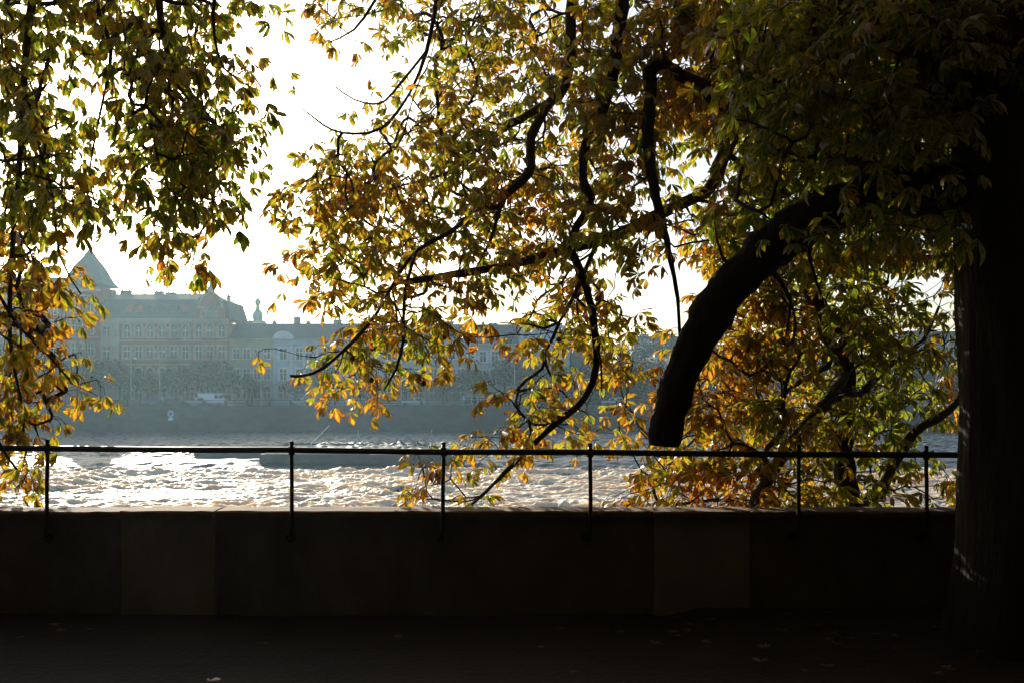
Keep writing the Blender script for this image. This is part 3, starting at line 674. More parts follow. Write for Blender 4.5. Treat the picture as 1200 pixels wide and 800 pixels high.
class Bld:
    def __init__(s, label, px, y, name='town_house', group='houses on the far embankment'):
        s.y = y; s.k = y/F
        s.root = empty(name, ((px-CX)*s.k, y, ZS), label=label, cat='building', group=group)
    def X(s, px): return (px-CX)*s.k
    def Zp(s, py): return EYE+(HY-py)*s.k
    def part(s, mb, name, mt, parent=None):
        o = mb.build(name, mt, parent or s.root)
        if parent is None: o.location = -s.root.location
        return o
    def wall(s, x0, x1, ytop, mt, depth=13, dy=0, name='wall', ybot=None):
        z0 = ZS if ybot is None else s.Zp(ybot)
        return s.part(MB().box(s.X(x0), s.X(x1), s.y+dy, s.y+depth, z0, s.Zp(ytop)), name, mt)
    def band(s, x0, x1, y0, y1, mt, pr=.25, name='cornice'):
        return s.part(MB().box(s.X(x0), s.X(x1), s.y-pr, s.y+.05, s.Zp(y1), s.Zp(y0)), name, mt)
    def roof(s, x0, x1, y0, y1, mt, depth=13, ix=0.0, iy=5.0, over=.4, hips=(0, 0), name='roof'):
        a, b_ = s.X(x0)-over*.5, s.X(x1)+over*.5; z0, z1 = s.Zp(y0)+.003, s.Zp(y1); d0, d1 = s.y-over, s.y+depth+over
        vs = [(a, d0, z0), (b_, d0, z0), (b_, d1, z0), (a, d1, z0), (a+hips[0], d0+iy, z1), (b_-hips[1], d0+iy, z1), (b_-hips[1], d1-iy, z1), (a+hips[0], d1-iy, z1)]
        return s.part(MB().add(vs, [(3, 2, 1, 0), (4, 5, 6, 7), (0, 1, 5, 4), (1, 2, 6, 5), (2, 3, 7, 6), (3, 0, 4, 7)]), name, mt)
    def chimney(s, x0, x1, y0, y1, dy=6, mt=None, d=1.0):
        m = MB(); a, b_ = s.X(x0), s.X(x1); m.box(a, b_, s.y+dy, s.y+dy+d, s.Zp(y1)-1.5, s.Zp(y0)-.2); m.box(a-.12, b_+.12, s.y+dy-.12, s.y+dy+d+.12, s.Zp(y0)-.199, s.Zp(y0))
        n = max(1, int((b_-a)/.6))
        for i in range(n):
            c = a+(b_-a)*(i+.5)/n; m.box(c-.12, c+.12, s.y+dy+.3, s.y+dy+.6, s.Zp(y0)+.001, s.Zp(y0)+.25)
        s.part(m, 'chimney', mt or Mt['chimney_brick'])
    def win(s, px, y0, y1, w=1.1, mt=None, pr=.0, style=0, surround=None):
        x = s.X(px); z0, z1 = s.Zp(y1), s.Zp(y0); h = w/2; Y = s.y-pr; fr = mt or Mt['window_frame']
        m = MB()
        if surround:
            t = .32
            m.box(x-h-t, x-h, Y-.16, Y+.02, z0, z1); m.box(x+h, x+h+t, Y-.16, Y+.02, z0, z1)
            for k in range(4):
                zz = z0+(z1-z0)*(k+.15)/4
                m.box(x-h-t-.22, x-h-t-.001, Y-.14, Y+.02, zz, zz+(z1-z0)/8); m.box(x+h+t+.001, x+h+t+.22, Y-.14, Y+.02, zz, zz+(z1-z0)/8)
            m.box(x-h-t-.1, x+h+t+.1, Y-.26, Y+.02, z0-.22, z0-.002)
            if style == 1:
                R0, R1 = h, h+t; n = 8
                poly = [(x+R1*math.cos(a), z1+R1*math.sin(a)*.9) for a in np.linspace(0, math.pi, n)]+[(x+R0*math.cos(a), z1+R0*math.sin(a)*.9) for a in np.linspace(math.pi, 0, n)]
                m.prism(poly, Y-.16, Y+.02)
            else: m.box(x-h-t-.1, x+h+t+.1, Y-.22, Y+.02, z1+.002, z1+.3)
            f = s.part(m, 'window', surround)
        else:
            t = .10
            m.box(x-h-t, x-h, Y-.08, Y+.02, z0, z1); m.box(x+h, x+h+t, Y-.08, Y+.02, z0, z1); m.box(x-h-t, x+h+t, Y-.1, Y+.02, z1+.001, z1+.14); m.box(x-h-t-.08, x+h+t+.08, Y-.2, Y+.02, z0-.16, z0-.001)
            m.box(x-.05, x+.05, Y-.07, Y-.022, z0, z1)
            m.box(x-h, x-.051, Y-.07, Y-.022, z0+(z1-z0)*.6, z0+(z1-z0)*.6+.09); m.box(x+.051, x+h, Y-.07, Y-.022, z0+(z1-z0)*.6, z0+(z1-z0)*.6+.09)
            f = s.part(m, 'window', fr)
        g = MB().box(x-h+.001, x+h-.001, Y-.02, Y+.03, z0+.001, z1-.001)
        if style == 1:
            n = 8; g.prism([(x+h*.98*math.cos(a), z1+h*.88*math.sin(a)) for a in np.linspace(0, math.pi, n)], Y-.02, Y+.03)
        g.build('pane', GLASS, f)
        if surround:
            g2 = MB().box(x-.05, x+.05, Y-.05, Y-.021, z0+.002, z1); g2.box(x-h, x+h, Y-.055, Y-.051, z0+(z1-z0)*.62, z0+(z1-z0)*.62+.1); g2.build('glazing_bar', fr, f)

# corner house with the pointed tower
t = Bld('brick corner house under a tall pointed tower roof behind the left leaves', 97, 186)
t.wall(-80, 75.5, 345, Mt['red_brick'], 14, .3); t.roof(-80, 75, 345, 322, Mt['slate'], 14, iy=5)
m = MB(); r0 = 21*t.k; cx = t.X(97)
s8 = 4; m.lathe([(20*t.k*1.414, 0), (20*t.k*1.414, t.Zp(336)-ZS)], (cx, t.y+3.2, ZS), 4, math.pi/4); t.part(m, 'tower_wall', Mt['red_brick'])
m = MB(); z = t.Zp
m.lathe([(19.5*t.k*1.414, z(335)-ZS+.003), (25.5*t.k*1.414, z(333.5)-ZS), (25.5*t.k*1.414, z(332.8)-ZS), (21*t.k*1.414, z(328)-ZS), (17.5*t.k*1.414, z(320)-ZS), (13*t.k*1.414, z(310)-ZS), (6.5*t.k*1.414, z(300)-ZS), (.35, z(290.5)-ZS)], (cx, t.y+3.2, ZS), 4, math.pi/4)
t.part(m, 'tower_roof', Mt['slate'])
m = MB(); m.lathe([(.12, 0), (.3, .3), (.12, .6), (.05, 1.4)], (cx, t.y+3.2, z(291)), 8); t.part(m, 'finial', Mt['copper'])
m = MB(); m.lathe([(1.2, -2), (1.0, 0), (.7, 1.0), (.12, 2.2), (.05, 3.2)], (t.X(77), t.y+7, z(325)), 8); t.part(m, 'turret', Mt['slate'])
t.band(76, 118, 339, 342, Mt['cream_trim'], .35); t.band(76, 118, 394, 396, Mt['cream_trim'], .3); t.band(76, 118, 420, 422, Mt['cream_trim'], .3); t.band(-80, 75.4, 345, 349, Mt['cream_trim'], .2); t.band(-80, 75.4, 394, 396, Mt['cream_trim'], .2)
for x in (88, 97, 106): t.win(x, 350, 366, 1.0, pr=.02, style=1, surround=Mt['cream_trim']); t.win(x, 376, 391, 1.0, pr=.02, surround=Mt['cream_trim']); t.win(x, 402, 417, 1.0, pr=.02, surround=Mt['cream_trim']); t.win(x, 430, 446, 1.0, pr=.02, surround=Mt['cream_trim'])
for x in range(-66, 74, 16):
    for a, b2 in ((356, 368), (376, 390), (402, 417), (430, 446)): t.win(x, a, b2, 1.1, pr=-.3, surround=Mt['cream_trim'])

# long red brick palace house
h = Bld('long red brick house with cream quoined windows, mansard roof and ornate gable', 205, 186)
h.wall(140.5, 268, 378, Mt['red_brick']); h.wall(118.3, 140.2, 378, Mt['cream_trim'], 13, -.35, 'corner_bay')
h.band(118, 268.4, 373.5, 378, Mt['cream_trim'], .6); h.band(140.5, 268, 398, 400, Mt['cream_trim']); h.band(140.5, 268, 426, 427.5, Mt['cream_trim']); h.band(140.5, 268, 449, 451, Mt['cream_trim'], .35); h.band(140.5, 268, 378.2, 379.8, Mt['cream_trim'], .3)
h.roof(118.5, 232, 373.5, 351, Mt['slate'], 13, iy=1.3, hips=(.3, 0)); h.roof(119.5, 232, 350.5, 341.5, Mt['slate'], 11, iy=4.2, over=-1.2, name='upper_roof')
h.roof(232.3, 268, 373.5, 352, Mt['slate'], 13, iy=1.3, hips=(0, .8)); h.roof(233, 266, 351.5, 342, Mt['copper'], 11, iy=4.2, over=-1.2, hips=(.5, 3), name='upper_roof')
# gable front
gx = h.X
poly = [(gx(228), h.Zp(373.3)), (gx(267), h.Zp(373.3)), (gx(264), h.Zp(362)), (gx(262), h.Zp(361)), (gx(259), h.Zp(352)), (gx(256), h.Zp(347)), (gx(252.5), h.Zp(345)), (gx(250), h.Zp(341.5)), (gx(244.5), h.Zp(341.5)), (gx(242), h.Zp(345)), (gx(239.5), h.Zp(347)), (gx(237), h.Zp(353)), (gx(233.5), h.Zp(361)), (gx(231.5), h.Zp(362))]
h.part(MB().prism(poly, h.y-.7, h.y+.9), 'gable', Mt['red_brick'])
m = MB()
for (a, b2), (c, d) in zip(poly[2:-1], poly[3:]): m.tube([(a, h.y-.75, b2), (c, h.y-.75, d)], .25, 6)
m.box(gx(234.5), gx(261), h.y-.85, h.y-.701, h.Zp(361), h.Zp(359.5)); h.part(m, 'gable_coping', Mt['cream_trim'])
m = MB(); m.lathe([(.7, -.4), (.65, .8), (.35, 1.0), (.35, 1.9), (.6, 2.1), (.55, 2.4), (.15, 2.7), (.12, 3.0), (.04, 3.3)], (gx(247.2), h.y, h.Zp(342.5)), 8); h.part(m, 'gable_urn', Mt['cream_trim'])
for x in (241.5, 247.2, 253): h.win(x, 362, 371.5, .75, pr=.7, surround=Mt['cream_trim'])
for x in (151, 163.5, 176.5, 190, 204, 217.5): # dormers
    m = MB(); m.box(gx(x)-.7, gx(x)+.7, h.y+.05, h.y+2.0, h.Zp(368.5), h.Zp(360)); m.prism([(gx(x)-.85, h.Zp(360)+.002), (gx(x)+.85, h.Zp(360)+.002), (gx(x), h.Zp(357))], h.y-.05, h.y+2.4); d = h.part(m, 'dormer', Mt['red_brick' if int(x) % 2 else 'slate'])
for x0, x1, y0 in ((119, 121.5, 337.5), (126, 138, 337), (153, 157, 341), (167, 177, 338), (181, 192, 339.5), (197, 211, 341), (215, 224, 341), (238, 240, 342), (255, 258, 343)): h.chimney(x0, x1, y0, 345, 6 if x0 != 119 else 5)
m = MB(); m.add([(gx(183), h.y+2.2, h.Zp(350)), (gx(200), h.y+2.2, h.Zp(350)), (gx(199), h.y+5, h.Zp(342.5)), (gx(186), h.y+5, h.Zp(342.5))], [(0, 1, 2, 3)]); h.part(m, 'skylight', Mt['skylight'])
for i, x in enumerate((149, 162.5, 176, 190, 204, 217.5, 233, 246, 260)):
    h.win(x, 383, 395, 1.05, pr=0, style=1, surround=Mt['cream_trim']); h.win(x, 406, 420, 1.05, pr=0, surround=Mt['cream_trim']); h.win(x, 434, 447, 1.15, pr=0, style=1, surround=Mt['cream_trim']); h.win(x, 455, 468, 1.3, pr=0, style=1, surround=Mt['cream_trim'])
for a, b2 in ((383, 395), (406, 420), (434, 447)): h.win(126, a, b2, 1.3, pr=.35, surround=Mt['cream_trim'])
for x in (204, 246):
    for y_ in (397, 423):
        m = MB(); m.box(gx(x)-1.3, gx(x)+1.3, h.y-1.0, h.y-.27, h.Zp(y_+1.5), h.Zp(y_)); 
        for q_ in np.linspace(-1.2, 1.2, 9): m.box(gx(x)+q_-.03, gx(x)+q_+.03, h.y-.98, h.y-.92, h.Zp(y_)+.001, h.Zp(y_)+.85)
        m.box(gx(x)-1.25, gx(x)+1.25, h.y-1.0, h.y-.9, h.Zp(y_)+.851, h.Zp(y_)+.93); h.part(m, 'balcony', Mt['dark_wood'])

def plain_house(label, x0, x1, eave, ridge, mt, wins, rows, chim=(), style=0, w=1.15, y=186, roofm='slate', surround=None, ground=True, gw=None):
    b_ = Bld(label, (x0+x1)/2, y); b_.wall(x0+.1, x1-.1, eave+1, Mt[mt]); b_.band(x0+.1, x1-.1, eave-.5, eave+1, Mt['cream_trim'], .45)
    b_.roof(x0+.2, x1-.2, eave-.5, ridge, Mt[roofm], 13, iy=5, over=.35)
    b_.band(x0+.1, x1-.1, 449, 450.5, Mt['cream_trim'], .2, 'string_course'); b_.band(x0+.1, x1-.1, 403.5, 404.3, Mt['cream_trim'], .12, 'string_course')
    for x in wins:
        for a, c in rows: b_.win(x, a, c, w, pr=0, surround=surround)
        if ground: b_.win(x, 456, 466, gw or w*1.15, pr=0, style=1, surround=Mt['cream_trim'])
    for c in chim: b_.chimney(*c, 380, 6)
    return b_
y1 = plain_house('narrow ochre plaster house with two rows of four pale framed windows beside the brick house', 268.6, 320, 397.5, 377, 'ochre_plaster', (277, 289, 301.5, 313), ((409, 420), (432, 444)), ((275, 284, 374), (310.5, 313.5, 374)))
for x in (279, 293, 306):
    m = MB(); m.add([(y1.X(x-3.5), y1.y+.9, y1.Zp(395)), (y1.X(x+3.5), y1.y+.9, y1.Zp(395)), (y1.X(x+2.5), y1.y+2.2, y1.Zp(391)), (y1.X(x-2.5), y1.y+2.2, y1.Zp(391)), (y1.X(x-3.2), y1.y+2.6, y1.Zp(393)), (y1.X(x+3.2), y1.y+2.6, y1.Zp(393))], [(0, 1, 2, 3), (0, 3, 4), (1, 5, 2), (3, 2, 5, 4)]); y1.part(m, 'dormer', Mt['skylight'])
y2 = plain_house('pale blue plaster house with a curved pediment on its roof edge', 320.2, 446, 397.5, 377, 'blue_plaster', (332, 351, 362, 383, 394, 413, 424, 436), ((408, 421), (432, 445)), ((336, 343, 369), (351, 355, 374), (384, 393, 372), (418, 424, 374)), w=1.25, surround=Mt['white_plaster'])
gx = y2.X; n = 14
poly = [(gx(332)+12*y2.k*math.cos(a), y2.Zp(397)+9*y2.k*math.sin(a)) for a in np.linspace(0, math.pi, n)]
y2.part(MB().prism(poly, y2.y-.5, y2.y+.6), 'pediment', Mt['white_plaster'])
for x in (366, 373, 380):
    y2.part(MB().add([(gx(x), y2.y+.5, y2.Zp(396)), (gx(x+5), y2.y+.5, y2.Zp(396)), (gx(x+3), y2.y+2.4, y2.Zp(388)), (gx(x-2), y2.y+2.4, y2.Zp(388))], [(0, 1, 2, 3)]), 'skylight', Mt['skylight'])
for x in (341.5, 356.5, 372.5, 389, 404, 430): y2.part(MB().box(gx(x)-.25, gx(x)+.25, y2.y-.2, y2.y+.02, y2.Zp(448.5), y2.Zp(404.6)), 'pilaster', Mt['white_plaster'])
plain_house('pale green plaster house half hidden behind the hanging leaves', 446.2, 500, 399, 379, 'green_plaster', (454, 466, 478, 491), ((409, 421), (432, 444)), ((452, 459, 374), (489, 494, 376)))
plain_house('grey plaster house half hidden behind the hanging leaves', 500.2, 546, 397, 378, 'grey_plaster', (508, 519, 530, 540), ((408, 420), (432, 444)), ((520, 529, 374),))
y3 = Bld('pale corner house with a steep dark hipped roof and paired windows', 575, 186)
y3.wall(546.3, 606, 404, Mt['green_plaster']); y3.band(546.3, 606.3, 402.5, 404.5, Mt['cream_trim'], .5); y3.band(546.3, 606, 434, 435.5, Mt['cream_trim'], .3); y3.roof(546.5, 607, 402.5, 378, Mt['slate'], 15, iy=5.5, hips=(2.0, 0.3))
for x in (549, 556, 563.5, 571, 583, 590, 597.5): y3.win(x, 440, 449, .8, pr=0); y3.win(x, 465, 472, .85, pr=0)
for x in (552, 566, 580, 594): y3.win(x, 412, 424, 1.1, pr=0, surround=Mt['white_plaster'])
for c in ((563, 566, 375), (572, 582, 376), (603, 610, 378)): y3.chimney(*c, 382, 7)
# lower dark wing sloping down to the right
m = MB(); m.prism([(y3.X(606.3), ZS), (y3.X(642), ZS), (y3.X(642), y3.Zp(439)), (y3.X(616), y3.Zp(406)), (y3.X(606.3), y3.Zp(406))], y3.y+.5, y3.y+12); y3.part(m, 'side_wing', Mt['slate'])
y4 = Bld('tall pale blue fire wall of the house standing behind the corner house', 635, 203)
y4.wall(600, 668, 400, Mt['blue_plaster'], 11)
m = MB(); m.prism([(y4.X(600), y4.Zp(400)+.003), (y4.X(668), y4.Zp(400)+.003), (y4.X(668), y4.Zp(388)), (y4.X(660), y4.Zp(381)), (y4.X(606), y4.Zp(381)), (y4.X(600), y4.Zp(386))], y4.y, y4.y+10.9); y4.part(m, 'gable_wall', Mt['blue_plaster'])
y4.part(MB().box(y4.X(668.2), y4.X(688), y4.y+1, y4.y+11, ZS, y4.Zp(384)), 'rear_wing', Mt['slate'])
for x in (617, 650): y4.win(x, 405, 415, 1.0, pr=0)
y4.chimney(620, 626, 377, 385, 4); y4.chimney(655, 660, 377, 385, 4)
# steeple of the church behind the roofs
st = Bld('slim onion domed church steeple showing above the roofs', 302, 240, 'church_steeple', None); k = st.k
st.root['category'] = 'church'
m = MB(); m.box(st.X(302)-1.6, st.X(302)+1.6, st.y-1.6, st.y+1.6, ZS, st.Zp(376)); st.part(m, 'tower_shaft', Mt['grey_plaster'])
m = MB(); prof = [(3.4, 377), (4.4, 375), (5.0, 372), (4.8, 368.5), (4.2, 366), (2.6, 364), (2.0, 362.3), (2.0, 360.6)]
m.lathe([(a*k*1.25, st.Zp(b_)-ZS) for a, b_ in prof], (st.X(302), st.y, ZS), 12); st.part(m, 'dome', Mt['copper'])
m = MB()
for i in range(6):
    a = i*math.pi/3; m.tube([(st.X(302)+1.7*k*math.cos(a), st.y+1.7*k*math.sin(a), st.Zp(360.6)), (st.X(302)+1.7*k*math.cos(a), st.y+1.7*k*math.sin(a), st.Zp(357.4))], .1, 5)
st.part(m, 'lantern', Mt['copper'])
m = MB(); m.lathe([(a*k*1.2, st.Zp(b_)-ZS) for a, b_ in [(1.9, 357.5), (2.8, 355.5), (2.7, 353), (1.7, 351), (.6, 349.8), (.3, 348), (.2, 345.5)]], (st.X(302), st.y, ZS), 12); st.part(m, 'cupola', Mt['copper'])
# roofs further right
r1 = Bld('distant block with a long pale flat roof above the wooded bank behind the sawn limb', 780, 300)
r1.wall(742, 812, 398, Mt['grey_plaster'], 14); r1.roof(742, 812, 398, 393.5, Mt['slate'], 14, iy=3); r1.part(MB().box(r1.X(770), r1.X(790), r1.y+3, r1.y+9, r1.Zp(399), r1.Zp(390.5)), 'roof_hut', Mt['white_plaster'])
for x in range(748, 810, 8): r1.win(x, 401, 406, 1.3)
r2 = Bld('long far building with a low hipped roof near the right trunk', 1095, 262)
r2.wall(1048, 1190, 401, Mt['grey_plaster'], 14); r2.roof(1048, 1190, 401, 387, Mt['slate'], 14, iy=4.5, hips=(4, 4))
for x in range(1054, 1188, 9): r2.win(x, 406, 415, 1.3); r2.win(x, 422, 431, 1.3)
m = MB(); m.box(r2.X(1066)-.08, r2.X(1066)+.08, r2.y+6, r2.y+6.2, r2.Zp(390), r2.Zp(366)); m.box(r2.X(1066)-.7, r2.X(1066)+.7, r2.y+6.05, r2.y+6.15, r2.Zp(371), r2.Zp(370)); r2.part(m, 'mast', Mt['slate'])

# ------------------------------------------------------------------ wooded slope on the right and trees of the embankment
FAR, nt, b = mat('distant_leaves'); b.inputs['Roughness'].default_value = .8
oi = N(nt, 'ShaderNodeTexCoord'); n_ = N(nt, 'ShaderNodeTexNoise'); n_.inputs['Scale'].default_value = .7; n_.inputs['Detail'].default_value = 4; nt.links.new(oi.outputs['Object'], n_.inputs[0])
r_ = ramp(nt, [(.35, (.022, .03, .012)), (.55, (.04, .048, .018)), (.7, (.07, .055, .02))]); nt.links.new(n_.outputs[0], r_.inputs[0]); nt.links.new(r_.outputs[0], b.inputs['Base Color'])
def leaf_cards(c, rad, n, size, sd):
    r = np.random.default_rng(sd); k = 9
    lob = r.normal(0, 1, (k, 3)); lob /= np.linalg.norm(lob, axis=1, keepdims=True); lob = lob*r.uniform(.25, .62, (k, 1))*np.array(rad)+c
    w = r.integers(0, k, n); p = r.normal(0, 1, (n, 3)); p /= np.linalg.norm(p, axis=1, keepdims=True); p *= r.random((n, 1))**.33
    p = lob[w]+p*np.array(rad)*r.uniform(.42, .58, (k, 1))[w]
    a = r.normal(0, 1, (n, 3)); a /= np.linalg.norm(a, axis=1, keepdims=True); b2 = np.cross(a, r.normal(0, 1, (n, 3))); b2 /= np.linalg.norm(b2, axis=1, keepdims=True)
    s = size*r.uniform(.6, 1.3, (n, 1))
    return np.stack([p-a*s, p+b2*s*.6, p+a*s, p-b2*s*.6], 1).reshape(-1, 3)
def street_tree(sd, h, w, label=None):
    root = empty('embankment_tree'); m = MB()
    m.tube([(0, 0, -.1), (.05, 0, h*.2), (0, .05, h*.45), (.1, 0, h*.75)], [.22, .17, .14, .05], 8)
    r = random.Random(sd)
    for k in range(6):
        a = r.random()*6.28; m.tube([(0, 0, h*(.28+.05*k)), (math.cos(a)*w*.25, math.sin(a)*w*.25, h*(.45+.05*k)), (math.cos(a)*w*.42, math.sin(a)*w*.42, h*(.6+.05*k))], [.09, .06, .02], 5)
    m.build('trunk', BARK, root)
    V = leaf_cards(np.array([0, 0, h*.62]), (w*.5, w*.5, h*.36), 1700, .30, sd)
    fast_mesh('crown', V, np.arange(len(V)), np.full(len(V)//4, 4), FAR, root)
    return root
protos = [street_tree(i, 7.5+i*.5, 7.5+.6*(i % 3)) for i in range(4)]
spots = [ # px, y, scale, label
 (62, 176, 1.0, 'embankment tree under the far left leaves, in front of the corner tower'), (93, 175, 1.1, 'dark embankment tree below the pointed tower'),
 (122, 177, 1.05, 'embankment tree before the cream corner bay of the brick house'), (150, 178, .85, 'low embankment tree before the left end of the brick facade'),
 (176, 178, .85, 'low embankment tree before the middle of the brick facade'), (212, 176, .95, 'broad embankment tree before the gable end of the brick house, left one'),
 (238, 176, 1.0, 'broad embankment tree right below the ornate gable'), (262, 178, .95, 'embankment tree where the brick and ochre houses meet'),
 (296, 177, .75, 'small embankment tree before the ochre house'), (346, 177, .68, 'thin young embankment tree before the blue house'), (380, 177, .85, 'embankment tree right of the middle of the blue house'),
 (430, 177, .72, 'small embankment tree before the right end of the blue house'), (476, 177, .78, 'small embankment tree before the green house'), (520, 177, .8, 'embankment tree before the grey house'),
 (556, 177, .82, 'bushy tree before the left half of the pale corner house'), (592, 176, 1.0, 'bushy tree before the lamp of the pale corner house'), (628, 178, 1.15, 'tall tree before the dark side wing'),
 (22, 176, 1.0, 'embankment tree farthest left behind the hanging leaves')]
used = set()
for i, (px, y, s, lab) in enumerate(spots):
    p = protos[i % 4]; o = p if (i % 4) not in used else copy_tree(p); used.add(i % 4)
    o.location = ((px-CX)/F*y, y, ZS); o.scale = (s, s, s*.98); o.rotation_euler = (0, 0, i*1.3); tag(o, lab, 'tree', 'trees along the far embankment')
hp = [(640, 432), (660, 425), (690, 416), (720, 408), (750, 402), (790, 404), (830, 408), (880, 415), (940, 420), (1000, 424), (1050, 428), (1100, 430), (1200, 425), (1400, 415), (1800, 410)]
hx = np.array([p[0] for p in hp], float); hy = np.array([p[1] for p in hp], float)
xs = np.linspace(5, 240, 60); ys = np.linspace(180, 300, 22); X, Y = np.meshgrid(xs, ys, indexing='ij')
top = np.interp(X/250*F+CX, hx, hy); H = (EYE+(HY-top)/F*250)-3.0
tt = np.clip((Y-182)/68, 0, 1)*np.clip((X-6)/16, 0, 1); Z = ZS-.4+(H-ZS)*tt*tt*(3-2*tt)
nx, ny = X.shape; idx = np.arange(nx*ny).reshape(nx, ny)
q = np.stack([idx[:-1, :-1], idx[1:, :-1], idx[1:, 1:], idx[:-1, 1:]], -1).reshape(-1, 4)
o = fast_mesh('hillside', np.stack([X, Y, Z], -1).reshape(-1, 3), q.ravel(), np.full(len(q), 4), PARK, None, True); tag(o, kind='structure')
Vs = []
r = np.random.default_rng(5)
for k in range(230):
    x = r.uniform(9, 215); y = 176+100*r.random()**1.5
    if y < 190 and x < 26: y += 14
    zt = float(np.interp(x/250*F+CX, hx, hy)); Hh = (EYE+(HY-zt)/F*250)-3; t1 = np.clip((y-182)/68, 0, 1)*np.clip((x-6)/16, 0, 1)
    z = ZS+(Hh-ZS)*t1*t1*(3-2*t1); hh = r.uniform(4.5, 8.5); ww = r.uniform(3.5, 6)
    Vs.append(leaf_cards(np.array([x, y, z+hh*.5]), (ww, ww, hh*.6), 520, .36, 100+k))
V = np.concatenate(Vs); o = fast_mesh('woods', V, np.arange(len(V)), np.full(len(V)//4, 4), FAR); tag(o, 'dark hazy mass of trees covering the slope behind the quay on the right', 'trees', kind='stuff')

# unseen tree belt added behind and beside the viewer to shade wall and path
Vs = []
r = np.random.default_rng(9)
for k in range(120):
    a = r.uniform(-3.5, .35); rr_ = r.uniform(9, 16); c = (rr_*math.cos(a)*1.25, rr_*math.sin(a)-1, r.choice([2.0, 5, 8.5, 12]))
    if k % 5 == 0: c = (r.uniform(-12, 12), r.uniform(-14, -1), 12)
    Vs.append(leaf_cards(np.array(c), (4.2, 4.2, 3.6), 1500, .42, 500+k))
for k in range(24):
    Vs.append(leaf_cards(np.array([r.uniform(10, 18), r.uniform(-2, 13), r.choice([1.8, 5, 8.5])]), (4, 4, 3.6), 1500, .42, 900+k))
V = np.concatenate(Vs); Vq = V.reshape(-1, 4, 3); keep = (Vq[:, :, 2].min(1) > .1) & ~in_view(Vq[:, 0], 120) & ~in_view(Vq[:, 2], 120) & (Vq[:, 0, 1] < np.where(Vq[:, 0, 0] > 7.5, 14, 6)) & (np.linalg.norm(Vq[:, 0]-np.array([0, 0, EYE]), axis=1) > 2.5); V = V[np.repeat(keep, 4)]
o = fast_mesh('added_shade_trees', V, np.arange(len(V)), np.full(len(V)//4, 4), FAR); tag(o, 'unseen belt of trees added behind and beside the viewer for shade', 'trees', kind='stuff')

# ------------------------------------------------------------------ lamps, cars, signs on the embankment
LAMP = simple('lamp_grey', (.30, .33, .35), .5, .2); HEAD = simple('lamp_glass', (.75, .8, .85), .3)
def double_lamp(px, top, label, y=172.5):
    k = y/F; root = empty('street_lamp', ((px-CX)*k, y, ZS), label=label, cat='street lamp', group='street lamps on the far embankment'); h_ = EYE+(HY-top)*k-ZS
    m = MB(); m.tube([(0, 0, 0), (0, 0, .8), (0, 0, h_)], [.14, .10, .06], 8); m.tube([(-.75, 0, h_-.12), (0, 0, h_+.1), (.75, 0, h_-.12)], .045, 6); m.build('pole', LAMP, root)
    for sx_ in (-1, 1):
        m = MB(); m.lathe([(.05, .12), (.30, .02), (.26, -.12), (.10, -.2)], (sx_*.75, 0, h_-.2), 10); m.build('lamp_head', HEAD, root)
double_lamp(187, 410, 'tall double headed lamp before the red brick house')
double_lamp(153.5, 418, 'lower double headed lamp left of the tall one')
double_lamp(306, 413, 'double headed lamp before the ochre house')
double_lamp(412, 414, 'double headed lamp half hidden by the hanging branch before the blue house')
for px, top, d, lab in ((603, 420, -1, 'curved arm lamp bending left before the pale corner house'), (470, 424, -1, 'curved arm lamp before the green house')):
    y = 173; k = y/F; root = empty('street_lamp', ((px-CX)*k, y, ZS), label=lab, cat='street lamp', group='street lamps on the far embankment'); h_ = EYE+(HY-top)*k-ZS
    m = MB(); m.tube([(0, 0, 0), (0, 0, h_-1), (d*.15, 0, h_-.3), (d*.6, 0, h_), (d*1.5, 0, h_+.05)], [.13, .08, .06, .05, .04], 8); m.build('pole', LAMP, root)
    m = MB(); m.tube([(d*1.4, 0, h_+.03), (d*1.7, 0, h_+.02), (d*2.1, 0, h_)], [.06, .13, .05], 8); m.build('lamp_head', HEAD, root)
def car(px, col, label, kind='car', y=173.6, flip=1):
    root = empty('parked_car' if kind == 'car' else 'parked_van', ((px-CX)/F*y, y, ZS), label=label, cat=kind, group='vehicles parked on the far embankment'); f = flip
    CP = simple('paint_'+str(px).replace('.', '_'), col, .35, 0, .03)
    if kind == 'car': pr_ = [(-2.1, .35), (2.1, .35), (2.15, .75), (1.95, .92), (1.15, .98), (-1.9, .98), (-2.1, .85)]; ca = [(-1.8, .981), (1.1, .981), (.45, 1.45), (-1.2, 1.48)]
    else: pr_ = [(-2.5, .4), (2.5, .4), (2.5, .95), (2.2, 1.15), (-2.5, 1.15)]; ca = [(-2.48, 1.151), (2.1, 1.151), (1.5, 2.0), (1.1, 2.15), (-2.45, 2.15)]
    m = MB(); m.prism([(f*a, b_) for a, b_ in pr_][::f], -.85, .85); body = m.build('body', CP, root)
    m = MB(); m.prism([(f*a, b_) for a, b_ in ca][::f], -.74, .74); m.build('cabin', CP, root)
    m = MB()
    xs_ = (-1.4, -.4, .1, .75) if kind == 'car' else (.4, 1.0, 1.1, 1.75)
    for a, b_ in ((xs_[0], xs_[1]), (xs_[2], xs_[3])): m.box(min(f*a, f*b_), max(f*a, f*b_), -.76, -.741, 1.05 if kind == 'car' else 1.3, 1.35 if kind == 'car' else 1.85)
    m.build('side_window', GLASS, root)
    for a in (-1.35, 1.35):
        for s_ in (-1, 1):
            m = MB(); m.tube([(f*a, s_*.74, .33), (f*a, s_*.9, .33)], .33, 14); m.build('wheel', simple('rubber', (.02, .02, .02), .8) if 'rubber' not in bpy.data.materials else bpy.data.materials['rubber'], root)
